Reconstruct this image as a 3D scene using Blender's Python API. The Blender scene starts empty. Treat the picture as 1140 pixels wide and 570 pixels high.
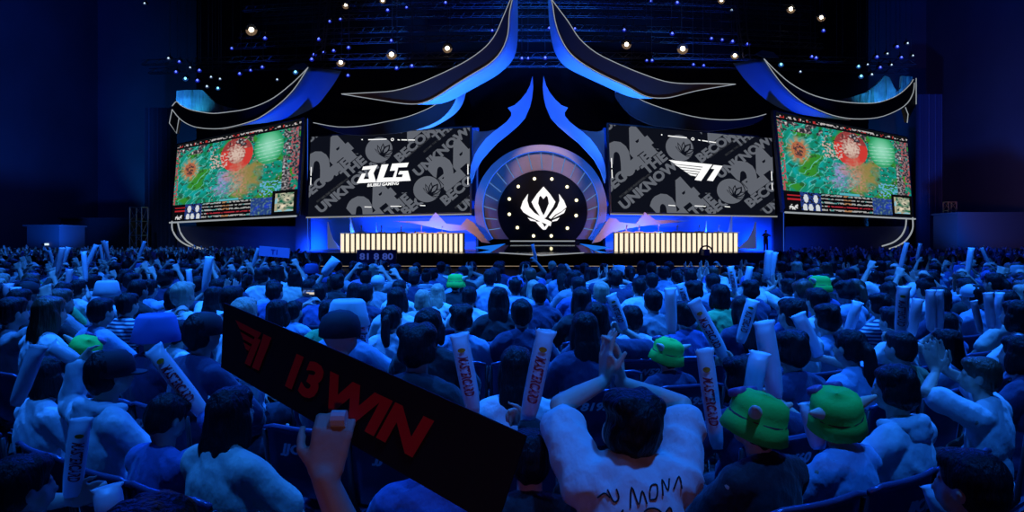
import bpy, bmesh, math, random
from mathutils import Vector, Matrix, Euler, noise, geometry
from mathutils.bvhtree import BVHTree
random.seed(7)
SC = bpy.context.scene
COL = SC.collection
ZC = 1.80; F = 760.0; CX = 570.0; HY = 270.0
PI = math.pi

def P(px, py, Y):
    return Vector(((px-CX)*Y/F, Y, ZC-(py-HY)*Y/F))

# ------------------------------------------------------------------ materials
def mat(name, col, rough=0.6, metal=0.0, emit=None, es=0.0, spec=0.5, bump=None, var=None, sheen=0):
    m = bpy.data.materials.new(name); m.use_nodes = True
    nt = m.node_tree; b = nt.nodes['Principled BSDF']
    b.inputs['Base Color'].default_value = (*col, 1)
    b.inputs['Roughness'].default_value = rough
    b.inputs['Metallic'].default_value = metal
    b.inputs['Specular IOR Level'].default_value = spec
    if sheen: b.inputs['Sheen Weight'].default_value = sheen
    if emit:
        b.inputs['Emission Color'].default_value = (*emit, 1)
        b.inputs['Emission Strength'].default_value = es
    if var:                                  # (scale, amount) mottled colour
        tc = nt.nodes.new('ShaderNodeTexCoord'); n = nt.nodes.new('ShaderNodeTexNoise')
        n.inputs['Scale'].default_value = var[0]; n.inputs['Detail'].default_value = 4
        mx = nt.nodes.new('ShaderNodeMix'); mx.data_type = 'RGBA'
        mx.inputs[6].default_value = (*[c*(1-var[1]) for c in col], 1)
        mx.inputs[7].default_value = (*[min(1, c*(1+var[1])) for c in col], 1)
        nt.links.new(tc.outputs['Object'], n.inputs['Vector'])
        nt.links.new(n.outputs['Fac'], mx.inputs[0]); nt.links.new(mx.outputs[2], b.inputs['Base Color'])
    if bump:                                 # (scale, strength, distance, stretch)
        tc = nt.nodes.new('ShaderNodeTexCoord'); mp = nt.nodes.new('ShaderNodeMapping')
        mp.inputs['Scale'].default_value = bump[3]
        n = nt.nodes.new('ShaderNodeTexNoise'); n.inputs['Scale'].default_value = bump[0]; n.inputs['Detail'].default_value = 3
        bp = nt.nodes.new('ShaderNodeBump'); bp.inputs['Strength'].default_value = bump[1]; bp.inputs['Distance'].default_value = bump[2]
        nt.links.new(tc.outputs['Object'], mp.inputs['Vector']); nt.links.new(mp.outputs[0], n.inputs['Vector'])
        nt.links.new(n.outputs['Fac'], bp.inputs['Height']); nt.links.new(bp.outputs[0], b.inputs['Normal'])
    return m

def emat(name, col, s=1.0):
    m = bpy.data.materials.new(name); m.use_nodes = True
    nt = m.node_tree; nt.nodes.clear()
    e = nt.nodes.new('ShaderNodeEmission'); o = nt.nodes.new('ShaderNodeOutputMaterial')
    e.inputs[0].default_value = (*col, 1); e.inputs[1].default_value = s
    nt.links.new(e.outputs[0], o.inputs[0]); return m

def stripes_mat(name, c1, c2, scale):
    m = mat(name, c1, 0.8); nt = m.node_tree; b = nt.nodes['Principled BSDF']
    tc = nt.nodes.new('ShaderNodeTexCoord'); w = nt.nodes.new('ShaderNodeTexWave')
    w.bands_direction = 'Z'; w.inputs['Scale'].default_value = scale; w.inputs['Distortion'].default_value = 0.3
    mx = nt.nodes.new('ShaderNodeMix'); mx.data_type = 'RGBA'
    r = nt.nodes.new('ShaderNodeMath'); r.operation = 'GREATER_THAN'; r.inputs[1].default_value = 0.5
    mx.inputs[6].default_value = (*c1, 1); mx.inputs[7].default_value = (*c2, 1)
    nt.links.new(tc.outputs['Object'], w.inputs['Vector']); nt.links.new(w.outputs['Fac'], r.inputs[0])
    nt.links.new(r.outputs[0], mx.inputs[0]); nt.links.new(mx.outputs[2], b.inputs['Base Color'])
    return m

def col_attr_emission(name, s=1.0):
    m = bpy.data.materials.new(name); m.use_nodes = True
    nt = m.node_tree; nt.nodes.clear()
    a = nt.nodes.new('ShaderNodeAttribute'); a.attribute_name = 'pixels'
    e = nt.nodes.new('ShaderNodeEmission'); o = nt.nodes.new('ShaderNodeOutputMaterial')
    e.inputs[1].default_value = s
    nt.links.new(a.outputs['Color'], e.inputs[0]); nt.links.new(e.outputs[0], o.inputs[0]); return m

M = {}
M['floor'] = mat('dark venue carpet', (0.02, 0.02, 0.025), 0.85, var=(3, .4))
M['wall'] = mat('dark painted wall', (0.05, 0.05, 0.065), 0.9, var=(.12, .6))
M['ceil'] = mat('black ceiling', (0.01, 0.01, 0.012), 0.95)
M['black'] = mat('matt black', (0.012, 0.012, 0.016), 0.6)
M['void'] = mat('black drape', (0.006, 0.006, 0.009), 0.95)
M['face'] = mat('charcoal roof panel', (0.11, 0.055, 0.05), 0.65)
M['outer_face'] = mat('black roof panel', (0.012, 0.01, 0.013), 0.6)
M['soffit'] = mat('white satin soffit', (0.75, 0.75, 0.8), 0.55, var=(.5, .15))
M['outer_soffit'] = mat('blue grey satin soffit', (0.12, 0.28, 0.5), 0.55, var=(.5, .15))
M['flame'] = mat('pale satin ornament', (0.6, 0.65, 0.75), 0.5, var=(.6, .12))
M['fin'] = mat('pale fin panel', (0.8, 0.78, 0.8), 0.6)
M['plate'] = mat('grey lilac plate', (0.20, 0.16, 0.18), 0.7)
M['backset'] = mat('blue stage set wall', (0.06, 0.3, 0.9), 0.6, var=(.3, .15))
M['beige'] = mat('beige mountain cutout', (0.75, 0.55, 0.5), 0.7, var=(.6, .1))
M['deck'] = mat('glossy black stage deck', (0.012, 0.014, 0.03), 0.22)
M['apron'] = mat('black stage apron', (0.01, 0.01, 0.012), 0.7)
M['ring'] = mat('mauve ring', (0.42, 0.32, 0.32), 0.6)
M['segment'] = mat('brown grey ring segment', (0.26, 0.17, 0.15), 0.6, var=(.8, .2))
M['truss'] = mat('dark steel truss', (0.10, 0.10, 0.13), 0.5, 0.3)
M['grey_truss'] = mat('grey aluminium truss', (0.35, 0.33, 0.33), 0.4, 0.5)
M['led'] = emat('white edge light', (0.30, 0.33, 0.36), 1.0)
M['led_dim'] = emat('dim edge light', (0.25, 0.26, 0.26), 1.0)
M['led_cyan'] = emat('cyan edge light', (0.05, 0.35, 0.8), 1.0)
M['led_blue'] = emat('blue edge light', (0.03, 0.13, 0.8), 1.0)
M['led_warm'] = emat('warm deck edge light', (0.4, 0.3, 0.2), 1.0)
M['slat'] = emat('warm light tube', (1.0, 0.82, 0.6), 1.15)
M['bulb'] = emat('warm round bulb', (1.0, 0.9, 0.55), 2.0)
M['lens_blue'] = emat('blue lamp lens', (0.10, 0.16, 1.0), 2.4)
M['halo_blue'] = emat('deep blue painted glow', (0.006, 0.012, 0.28), 1)  # halo colours imitate the glow seen around lamp lenses
M['halo_warm'] = emat('dim warm painted glow', (0.16, 0.10, 0.06), 1)
M['halo_cyan'] = emat('dim cyan painted glow', (0.01, 0.05, 0.2), 1)
M['halo_white'] = emat('dim pale painted glow', (0.02, 0.03, 0.08), 1)
M['lens_white'] = emat('white lamp lens', (0.5, 0.7, 0.9), 1.6)
M['lens_cyan'] = emat('cyan lamp lens', (0.2, 0.7, 1.0), 2.6)
M['lens_warm'] = emat('warm lamp lens', (1.0, 0.85, 0.6), 9)
M['scr_bg'] = emat('screen black', (0.004, 0.005, 0.010), 1)
M['scr_grey'] = emat('screen grey', (0.115, 0.125, 0.15), 1)
M['scr_dim'] = emat('screen dim grey', (0.04, 0.043, 0.05), 1)
M['scr_white'] = emat('screen white', (0.95, 0.95, 0.95), 1.05)
M['emblem'] = emat('emblem white', (1, 0.97, 0.97), 1.05)
M['game'] = col_attr_emission('game screen', 1.0)
M['disc'] = mat('black centre disc', (0.006, 0.006, 0.008), 0.8, spec=.1)
M['led_floor'] = emat('blue led floor panel', (0.01, 0.16, 0.75), 1)
M['led_spoke'] = emat('pale blue spoke light', (0.10, 0.2, 0.42), 1)
M['mirror'] = mat('black mirror floor', (0.004, 0.004, 0.006), 0.06)

# ------------------------------------------------------------------ mesh helpers
def link_mesh(name, verts, faces, mats, parent=None, fm=None, smooth=False):
    me = bpy.data.meshes.new(name)
    me.from_pydata([tuple(v) for v in verts], [], faces)
    if not isinstance(mats, (list, tuple)): mats = [mats]
    for m in mats: me.materials.append(m)
    if fm: me.polygons.foreach_set('material_index', fm)
    if smooth: me.polygons.foreach_set('use_smooth', [True]*len(me.polygons))
    me.update()
    o = bpy.data.objects.new(name, me); COL.objects.link(o)
    if parent: o.parent = parent
    return o

def bm_obj(name, bm, m, parent=None, smooth=False, fix=True):
    if fix: bmesh.ops.recalc_face_normals(bm, faces=bm.faces)
    me = bpy.data.meshes.new(name); bm.to_mesh(me); bm.free()
    if not isinstance(m, (list, tuple)): m = [m]
    for q in m: me.materials.append(q)
    if smooth: me.polygons.foreach_set('use_smooth', [True]*len(me.polygons))
    o = bpy.data.objects.new(name, me); COL.objects.link(o)
    if parent: o.parent = parent
    return o

def thing(name, label, cat, loc=(0, 0, 0), rz=0, group=None):
    o = bpy.data.objects.new(name, None); COL.objects.link(o)
    o.empty_display_size = .1
    o.location = loc; o.rotation_euler = (0, 0, rz)
    o['label'] = label; o['category'] = cat
    if group: o['group'] = group
    return o
def tag(o, label, cat, group=None):
    o['label'] = label; o['category'] = cat
    if group: o['group'] = group
    return o
def struct(o):
    o['kind'] = 'structure'; return o

def adopt(root, kids):
    """parent world-space meshes to a root that stands elsewhere, keeping them in place"""
    bpy.context.view_layer.update()
    inv = Matrix.LocRotScale(root.location, root.rotation_euler, root.scale).inverted()
    for k in kids:
        k.data.transform(inv); k.parent = root

def add_box(bm, c, s, rot=None, mi=0):
    g = bmesh.ops.create_cube(bm, size=1.0)
    mt = Matrix.Translation(Vector(c)) @ (rot.to_matrix().to_4x4() if rot else Matrix()) @ Matrix.Diagonal((*s, 1))
    bmesh.ops.transform(bm, matrix=mt, verts=g['verts'])
    for v in g['verts']:
        for f in v.link_faces: f.material_index = mi
    return g['verts']

def frame(d):
    d = d.normalized()
    up = Vector((0, 0, 1)) if abs(d.z) < .95 else Vector((0, 1, 0))
    s = d.cross(up).normalized(); t = s.cross(d).normalized()
    return s, t

def add_tube(bm, pts, r, n=6, closed=False, mi=0):
    pts = [Vector(p) for p in pts]; rings = []
    for i, p in enumerate(pts):
        if closed: d = pts[(i+1) % len(pts)]-pts[i-1]
        else: d = pts[min(i+1, len(pts)-1)]-pts[max(i-1, 0)]
        s, t = frame(d); rr = r[i] if isinstance(r, (list, tuple)) else r
        rings.append([bm.verts.new(p+s*math.cos(2*PI*k/n)*rr+t*math.sin(2*PI*k/n)*rr) for k in range(n)])
    for i in range(len(rings)-(0 if closed else 1)):
        a, b = rings[i], rings[(i+1) % len(rings)]
        for k in range(n):
            f = bm.faces.new((a[k], a[(k+1) % n], b[(k+1) % n], b[k])); f.material_index = mi
    if not closed:
        bm.faces.new(rings[0]).material_index = mi; bm.faces.new(rings[-1][::-1]).material_index = mi

def smooth_line(pts, k=4):
    """Catmull-Rom through 2D or 3D points"""
    pts = [Vector(p) for p in pts]; out = []
    for i in range(len(pts)-1):
        p0 = pts[max(i-1, 0)]; p1 = pts[i]; p2 = pts[i+1]; p3 = pts[min(i+2, len(pts)-1)]
        for j in range(k):
            t = j/k
            out.append(.5*((2*p1)+(p2-p0)*t+(2*p0-5*p1+4*p2-p3)*t*t+(3*p1-p0-3*p2+p3)*t**3))
    out.append(pts[-1]); return out

def resample(pts, n):
    L = [0]
    for a, b in zip(pts, pts[1:]): L.append(L[-1]+(b-a).length)
    out = []; j = 0
    for i in range(n):
        t = L[-1]*i/(n-1)
        while j < len(L)-2 and L[j+1] < t: j += 1
        q = (t-L[j])/max(1e-9, L[j+1]-L[j]); out.append(pts[j].lerp(pts[j+1], min(1, q)))
    return out

def tri2d(poly, holes=()):
    loops = [[Vector((p[0], p[1], 0)) for p in poly]]+[[Vector((p[0], p[1], 0)) for p in h] for h in holes]
    flat = [p for l in loops for p in l]
    return flat, geometry.tessellate_polygon(loops)

def prism_px(name, poly, Y, th, m, parent=None, holes=()):
    """outline given at depth Y, real thickness th"""
    flat, tris = tri2d(poly, holes)
    n = len(flat)
    fr = [P(p.x, p.y, Y) for p in flat]
    vs = fr+[v+Vector((0, th, 0)) for v in fr]
    fs = [tuple(t) for t in tris]+[tuple(n+i for i in t[::-1]) for t in tris]
    off = 0
    for l in [poly]+list(holes):
        k = len(l)
        for i in range(k): fs.append((off+i, off+(i+1) % k, n+off+(i+1) % k, n+off+i))
        off += k
    bm = bmesh.new(); bv = [bm.verts.new(v) for v in vs]
    for f in fs:
        try: bm.faces.new([bv[i] for i in f])
        except ValueError: pass
    return bm_obj(name, bm, m, parent)

def band_px(name, A, YA, B, YB, th, m, parent=None, n=28, rows=3):
    """curved panel running from outline A (depth YA) to outline B (depth YB), with thickness"""
    a = resample([Vector((p[0], p[1], 0)) for p in A], n); b = resample([Vector((p[0], p[1], 0)) for p in B], n)
    a3 = [P(p.x, p.y, YA) for p in a]; b3 = [P(p.x, p.y, YB) for p in b]
    bm = bmesh.new()
    G = [[bm.verts.new(a3[i].lerp(b3[i], j/rows)) for i in range(n)] for j in range(rows+1)]
    G2 = [[bm.verts.new(a3[i].lerp(b3[i], j/rows)+Vector((0, th, th*.3))) for i in range(n)] for j in range(rows+1)]
    for j in range(rows):
        for i in range(n-1):
            bm.faces.new((G[j][i], G[j][i+1], G[j+1][i+1], G[j+1][i]))
            bm.faces.new((G2[j][i], G2[j+1][i], G2[j+1][i+1], G2[j][i+1]))
    for i in range(n-1):
        bm.faces.new((G[0][i], G2[0][i], G2[0][i+1], G[0][i+1])); bm.faces.new((G[-1][i], G[-1][i+1], G2[-1][i+1], G2[-1][i]))
    for j in range(rows):
        bm.faces.new((G[j][0], G[j+1][0], G2[j+1][0], G2[j][0])); bm.faces.new((G[j][-1], G2[j][-1], G2[j+1][-1], G[j+1][-1]))
    bmesh.ops.remove_doubles(bm, verts=bm.verts, dist=1e-4)
    return bm_obj(name, bm, m, parent, smooth=True)

def line_px(name, pts, Y, r, m, parent=None, k=4):
    bm = bmesh.new(); add_tube(bm, [P(p[0], p[1], Y) for p in smooth_line([(a, b, 0) for a, b in pts], k)], r, 6)
    return bm_obj(name, bm, m, parent)

_tc = {}
def text2d(s, bold=0.03, shear=0.0):
    """triangulated 2D letters, cap height about 0.7, origin bottom left -> (verts, faces, width)"""
    key = (s, bold, shear)
    if key in _tc: return _tc[key]
    cu = bpy.data.curves.new('letters', 'FONT'); cu.body = s; cu.offset = bold; cu.shear = shear
    cu.resolution_u = 3; cu.size = 1.0
    o = bpy.data.objects.new('letters', cu); COL.objects.link(o)
    dg = bpy.context.evaluated_depsgraph_get(); dg.update()
    me = bpy.data.meshes.new_from_object(o.evaluated_get(dg))
    me.calc_loop_triangles()
    vs = [(v.co.x, v.co.y) for v in me.vertices]; fs = [tuple(t.vertices) for t in me.loop_triangles]
    bpy.data.objects.remove(o); bpy.data.curves.remove(cu); bpy.data.meshes.remove(me)
    w = max([v[0] for v in vs] or [1]); _tc[key] = (vs, fs, w); return _tc[key]
# ================================================================== the room
def slab(name, c, s, m):
    bm = bmesh.new(); add_box(bm, c, s); return struct(bm_obj(name, bm, m))
slab('floor', (0, 37, -.1), (110, 90, .2), M['floor'])
slab('ceiling', (0, 37, 30.2), (110, 90, .4), M['ceil'])
slab('wall_left', (-46.2, 37, 15), (.4, 90, 30), M['wall'])
slab('wall_right', (46.2, 37, 15), (.4, 90, 30), M['wall'])
slab('wall_back', (0, 76, 15), (92, .4, 30), M['wall'])
slab('wall_rear', (0, -7.8, 15), (92, .4, 30), M['wall'])

# ================================================================== stage deck
YD = 54
ZD = 1.02
def deck_poly(pts, z0, z1):
    bm = bmesh.new(); n = len(pts)
    a = [bm.verts.new((x, y, z0)) for x, y in pts]; b = [bm.verts.new((x, y, z1)) for x, y in pts]
    bm.faces.new(a[::-1]); bm.faces.new(b)
    for i in range(n): bm.faces.new((a[i], a[(i+1) % n], b[(i+1) % n], b[i]))
    return bm
SX = 1.9     # stage centre line in x at these depths
t = thing('stage', 'long low black stage with glossy deck and thin edge light lines', 'stage', (SX, 58, 0))
kids = [bm_obj('stage_deck', deck_poly([(-29, 55), (-15.5, 51.5), (-6, 51.5), (-3.5, 49), (SX+5.2, 49), (SX+8, 51.5), (20, 51.5), (33, 55), (33, 66.9), (-29, 66.9)], .92, ZD), M['deck'])]
kids.append(bm_obj('stage_apron', deck_poly([(-29.3, 54.6), (-15.5, 51.1), (-6, 51.1), (-3.5, 48.6), (SX+5.2, 48.6), (SX+8, 51.1), (20, 51.1), (33.3, 54.6), (33.3, 66.95), (-29.3, 66.95)], 0, .915), M['apron']))
kids.append(line_px('edge_light', [(192, 281.9), (262, 281.9), (334, 281.9)], 54.3, .035, M['led'], k=1))
kids.append(line_px('edge_light', [(868, 281.9), (940, 281.9), (1022, 281.9)], 54.3, .035, M['led'], k=1))
bm = bmesh.new(); add_box(bm, (1.5, 47.6, .07), (31, .25, .14)); kids.append(bm_obj('front_step', bm, M['apron']))
bm = bmesh.new(); add_box(bm, (1.5, 47.45, .16), (30, .04, .03)); kids.append(bm_obj('step_light', bm, M['led_warm']))
adopt(t, kids)

# star-shaped forestage of light in the deck before the disc
t = thing('forestage', 'black mirror forestage with blue light edges in front of the disc', 'stage floor', (2.3, 50, ZD))
pts = [(570, 275), (532, 283), (575, 282), (606, 286), (640, 282), (686, 283), (640, 275), (606, 275)]
bm = bmesh.new()
def onfloor(px, py, z):
    Y = (ZC-z)*F/(py-HY); return P(px, py, Y)
zz = ZD+.03
cs = [onfloor(*p, zz) for p in [(566, 281.0), (556, 281.9), (603, 284.8), (650, 281.9), (642, 281.0)]]
kids = []
for q in range(1):
    lo = [bm.verts.new((v.x, v.y, ZD+.002)) for v in cs]; hi = [bm.verts.new(v) for v in cs]
    bm.faces.new(hi); bm.faces.new(lo[::-1])
    for i in range(5): bm.faces.new((lo[i], lo[(i+1) % 5], hi[(i+1) % 5], hi[i]))
kids.append(bm_obj('mirror_slab', bm, M['deck']))
bm = bmesh.new(); add_tube(bm, [c+Vector((0, -.02, .03)) for c in cs[1:4]], .035, 6); kids.append(bm_obj('edge_light', bm, M['led']))
def tri(name, ps, m):
    bm = bmesh.new(); a = [onfloor(*p, ZD+.02) for p in ps]
    lo = [bm.verts.new(v-Vector((0, 0, .018))) for v in a]; hi = [bm.verts.new(v) for v in a]; k = len(a)
    bm.faces.new(hi); bm.faces.new(lo[::-1])
    for i in range(k): bm.faces.new((lo[i], lo[(i+1) % k], hi[(i+1) % k], hi[i]))
    return bm_obj(name, bm, m)

def sheet(name, ps, m):
    fl, tr = tri2d([(p[0], p[1]) for p in ps]); a = [P(*p) for p in ps]; k = len(a); bm = bmesh.new()
    hi = [bm.verts.new(v) for v in a]; lo = [bm.verts.new(v-Vector((0, 0, .06))) for v in a]
    for q in tr: bm.faces.new([hi[i] for i in q]); bm.faces.new([lo[i] for i in q[::-1]])
    for i in range(k): bm.faces.new((lo[i], lo[(i+1) % k], hi[(i+1) % k], hi[i]))
    return bm_obj(name, bm, m)
kids.append(sheet('mirror_ramp', [(563, 271.2, 59.6), (645, 271.2, 59.6), (668, 281.6, 51.4), (640, 282.4, 50.8), (606, 283.8, 49.9), (572, 282.4, 50.8), (545, 281.6, 51.4)], M['mirror']))
for s in (-1, 1):
    W = [(562.5, 271.2, 59.6), (544, 281.7, 51.4), (527, 282.2, 51.2), (548, 277.6, 54.5), (528, 275.4, 56.2)]
    kids.append(sheet('light_wedge', [(q[0] if s < 0 else 1208-q[0], q[1], q[2]) for q in W], M['led_floor']))
adopt(t, kids)

# ================================================================== backdrop behind everything
bm = bmesh.new(); add_box(bm, (2, 67.25, 13.5), (66, .4, 27)); tag(bm_obj('backdrop_drape', bm, M['void']), 'black drape hanging behind the whole stage set', 'drape')
# low set walls behind the desks, lit blue
def setwall(px0, px1, py0, Y, label):
    t = thing('stage_set_wall', label, 'set wall', P((px0+px1)/2, 270, Y).to_tuple()[:2]+(ZD,))
    a = P(px0, py0, Y); b = P(px1, py0, Y)
    bm = bmesh.new(); add_box(bm, ((a.x+b.x)/2, Y, (ZD+a.z)/2), (b.x-a.x, .3, a.z-ZD)); k1 = bm_obj('wall_panel', bm, M['backset'])
    bm = bmesh.new(); add_box(bm, ((a.x+b.x)/2, Y-.25, ZD+.08), (b.x-a.x, .2, .16)); k2 = bm_obj('plinth', bm, M['plate'])
    adopt(t, [k1, k2])
setwall(343, 530, 240, 62, 'low blue-lit wall under the left team screen behind the desk')
setwall(674, 862, 238, 62, 'low blue-lit wall under the right team screen behind the desk')
# dark columns between centre and outer screens
def column(px0, px1, pytop, Y, label, m):
    a = P(px0, pytop, Y); b = P(px1, 283, Y)
    bm = bmesh.new(); add_box(bm, ((a.x+b.x)/2, Y+.4, (ZD+a.z)/2), (b.x-a.x, .8, a.z-ZD)); k = bm_obj('column_body', bm, m)
    bm = bmesh.new(); add_tube(bm, [(b.x-.15, Y-.05, ZD), (b.x-.15, Y-.05, a.z)], .02, 5); k2 = bm_obj('light_line', bm, M['led_blue'])
    t = thing('stage_column', label, 'column', ((a.x+b.x)/2, Y, ZD)); adopt(t, [k, k2])
M['navy'] = mat('navy painted panel', (0.05, 0.06, 0.12), 0.6)
column(329, 344.5, 132, 61.4, 'dark navy column between the left outer screen and left team screen', M['navy'])
column(861, 874, 128, 61.4, 'dark navy column between the right team screen and right outer screen', M['navy'])
column(523, 533, 142, 63.2, 'narrow blue-lit column between the left team screen and the disc', M['backset'])
column(672, 681, 142, 63.2, 'narrow blue-lit column between the disc and the right team screen', M['backset'])

# ================================================================== team screens
W_, H_ = 14.1, 7.6
def quad_map(c, lift):
    TL, TR, BR, BL = c
    nrm = (TR-TL).cross(BL-TL).normalized()
    if nrm.y > 0: nrm = -nrm
    def f(u, v, k):      # u 0..1 right, v 0..1 up
        return BL.lerp(BR, u).lerp(TL.lerp(TR, u), v)+nrm*lift*k
    return f

def clip_mesh(vs, fs, w, h):
    bm = bmesh.new(); bv = [bm.verts.new((x, y, 0)) for x, y in vs]
    for f in fs:
        try: bm.faces.new([bv[i] for i in f])
        except ValueError: pass
    for co, no in (((0, 0, 0), (-1, 0, 0)), ((w, 0, 0), (1, 0, 0)), ((0, 0, 0), (0, -1, 0)), ((0, h, 0), (0, 1, 0))):
        bmesh.ops.bisect_plane(bm, geom=bm.verts[:]+bm.edges[:]+bm.faces[:], plane_co=co, plane_no=no, clear_outer=True)
    bm.verts.index_update()
    r = [(v.co.x, v.co.y) for v in bm.verts]; f = [tuple(v.index for v in q.verts) for q in bm.faces]
    bm.free(); return r, f

class Canvas:
    """flat artwork for one screen, laid in layers"""
    def __init__(s, w, h): s.w = w; s.h = h; s.items = []
    def raw(s, vs, fs, mi, layer): s.items.append((*clip_mesh(vs, fs, s.w, s.h), mi, layer))
    def poly(s, pts, mi, layer, holes=()):
        fl, tr = tri2d(pts, holes); s.raw([(p.x, p.y) for p in fl], [tuple(t) for t in tr], mi, layer)
    def circle(s, x, y, r, mi, layer, n=28): s.poly([(x+r*math.cos(2*PI*i/n), y+r*math.sin(2*PI*i/n)) for i in range(n)], mi, layer)
    def text(s, st, x, y, size, ang, mi, layer, bold=.04, shear=0, sx=1.0, center=False):
        vs, fs, w = text2d(st, bold, shear); c, sn = math.cos(ang), math.sin(ang); k = size/.7
        ox = -w/2 if center else 0
        s.raw([(x+((a+ox)*sx*c-b*sn)*k, y+((a+ox)*sx*sn+b*c)*k) for a, b in vs], fs, mi, layer)
    def build(s, name, f, mats, parent):
        V, Fc, MI = [], [], []
        for vs, fs, mi, layer in s.items:
            o = len(V); V += [f(x/s.w, y/s.h, layer) for x, y in vs]
            Fc += [tuple(o+i for i in q) for q in fs]; MI += [mi]*len(fs)
        return link_mesh(name, V, Fc, mats, parent, MI)

def petals(cv, cx, cy, R, mi, layer):
    """line-art flower emblem"""
    for a, l, w in ((90, 1.0, .20), (62, .95, .13), (118, .95, .13), (35, .9, .1), (145, .9, .1), (15, .75, .07), (165, .75, .07)):
        A = math.radians(a-35); c, s_ = math.cos(A), math.sin(A)
        base = (cx+R*.25, cy-R*.6)
        def q(u, v): return (base[0]+(u*c-v*s_)*R*1.35*l, base[1]+(u*s_+v*c)*R*1.35*l)
        out = [q(0, 0), q(.35, w), q(.7, w), q(1, 0), q(.7, -w), q(.35, -w)]
        inn = [q(.25, 0), q(.45, w*.55), q(.68, w*.5), q(.85, 0), q(.68, -w*.5), q(.45, -w*.55)]
        cv.poly(out, mi, layer, [inn[::-1]])

def pattern(cv):
    sx = W_/910; sy = H_/495; A = math.radians(40)
    def X(x): return (x-40)*sx
    def Yv(y): return (540-y)*sy
    cv.poly([(0, 0), (W_, 0), (W_, H_), (0, H_)], 0, 0)
    for (x, y, sz) in ((112, 330, 2.6), (360, 620, 2.6), (815, 400, 2.6), (600, -10+110, 1.9)):
        cv.text('24', X(x), Yv(y), sz, A, 1, 1, bold=.07, sx=1.05)
    for (x, y, sz, tx) in ((20, 440, .82, 'BECOME'), (245, 318, .82, 'THE'), (110, 528, .82, 'UNKNOWN'),
                           (548, 232, .78, 'BECOME'), (762, 118, .7, 'THE'), (655, 322, .78, 'UNKNOWN'),
                           (812, 500, .82, 'BECOME'), (905, 540, .7, 'UNKNOWN'), (30, 85, .7, 'UNKNOWN'),
                           (500, 560, .82, 'THE'), (590, 560, .8, 'BECOME')):
        cv.text(tx, X(x), Yv(y), sz, A, 1, 1, bold=.05, sx=1.12)
    for (x, y) in ((120, 440), (600, 200), (690, 180), (870, 520), (90, 460)):
        cv.text('BECOME THE UNKNOWN', X(x), Yv(y), .17, A, 3, 1, bold=.01)
    for (x, y) in ((300, 175), (580, 425)):
        cx, cy = X(x), Yv(y)
        for dx, dy in ((-.14, -.14), (.14, .14), (-.14, .14), (.14, -.14)):
            cv.poly([(cx+dx-.09, cy+dy-.03), (cx+dx+.09, cy+dy-.03), (cx+dx+.09, cy+dy+.03), (cx+dx-.09, cy+dy+.03)], 1, 1.4)
    for (x, y) in ((432, 150), (708, 398)):
        cv.circle(X(x), Yv(y), 1.28, 0, 1.5); cv.circle(X(x), Yv(y), 1.2, 1, 2)
        petals(cv, X(x), Yv(y), .95, 0, 2.5)
    def dash(x0, x1, y0, y1, h=5): cv.poly([(X(x0), Yv(y0+h)), (X(x1), Yv(y1+h)), (X(x1), Yv(y1)), (X(x0), Yv(y0))], 2, 3)
    for a, b, c in ((370, 475, 80), (538, 550, 90), (560, 592, 92), (598, 637, 95)): dash(a, b, c, c+3, 6)
    for a, b in ((357, 396), (503, 565), (670, 700)): dash(a, b, 492, 494, 5)
    cv.circle(X(335), Yv(80), .06, 2, 3); cv.circle(X(508), Yv(90), .14, 2, 3); cv.circle(X(508), Yv(90), .08, 0, 3.3)
    for y0, y1 in ((235, 290), (300, 348)): cv.poly([(.10, Yv(y1)), (.18, Yv(y1)), (.18, Yv(y0)), (.10, Yv(y0))], 2, 3)
    for y0, y1 in ((260, 320), (335, 380)): cv.poly([(W_-.2, Yv(y1)), (W_-.12, Yv(y1)), (W_-.12, Yv(y0)), (W_-.2, Yv(y0))], 2, 3)

def t1_logo(polyf):
    """polyf(list of (x,y)) in target crop pixels, y down"""
    polyf([(368, 226), (612, 238), (598, 258), (404, 248)])
    polyf([(400, 251), (556, 260), (548, 271), (420, 263)])
    polyf([(424, 267), (545, 275), (538, 286), (443, 279)])
    polyf([(447, 283), (535, 290), (528, 300), (465, 295)])
    polyf([(469, 299), (524, 305), (517, 316), (487, 311)])
    polyf([(560, 250), (602, 252), (545, 342), (508, 338)])
    polyf([(618, 240), (668, 243), (610, 341), (577, 337), (622, 266), (602, 264)])

def screen(name, label, corners, Y, logo):
    c = [P(x, y, Y) for x, y in corners]
    f = quad_map(c, .012)
    mid = (c[0]+c[1]+c[2]+c[3])/4
    t = thing(name, label, 'screen', (mid.x, Y, min(v.z for v in c)), 0, 'team screens either side of the disc')
    cv = Canvas(W_, H_); pattern(cv); logo(cv)
    k = [cv.build('screen_picture', f, [M['scr_bg'], M['scr_grey'], M['scr_white'], M['scr_dim']], None)]
    bm = bmesh.new()
    e = [(-.012, -.03), (1.012, -.03), (1.012, 1.02), (-.012, 1.02)]
    fr = [bm.verts.new(f(u, v, -1)) for u, v in e]; bk = [bm.verts.new(f(u, v, -1)+Vector((0, .5, 0))) for u, v in e]
    bm.faces.new(fr); bm.faces.new(bk[::-1])
    for i in range(4): bm.faces.new((fr[i], fr[(i+1) % 4], bk[(i+1) % 4], bk[i]))
    k.append(bm_obj('screen_housing', bm, M['black']))
    bm = bmesh.new(); add_tube(bm, [f(-.01, -.025, 6), f(1.01, -.025, 6)], .07, 6); k.append(bm_obj('bottom_light_bar', bm, M['led_dim']))
    adopt(t, k); return t

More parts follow.
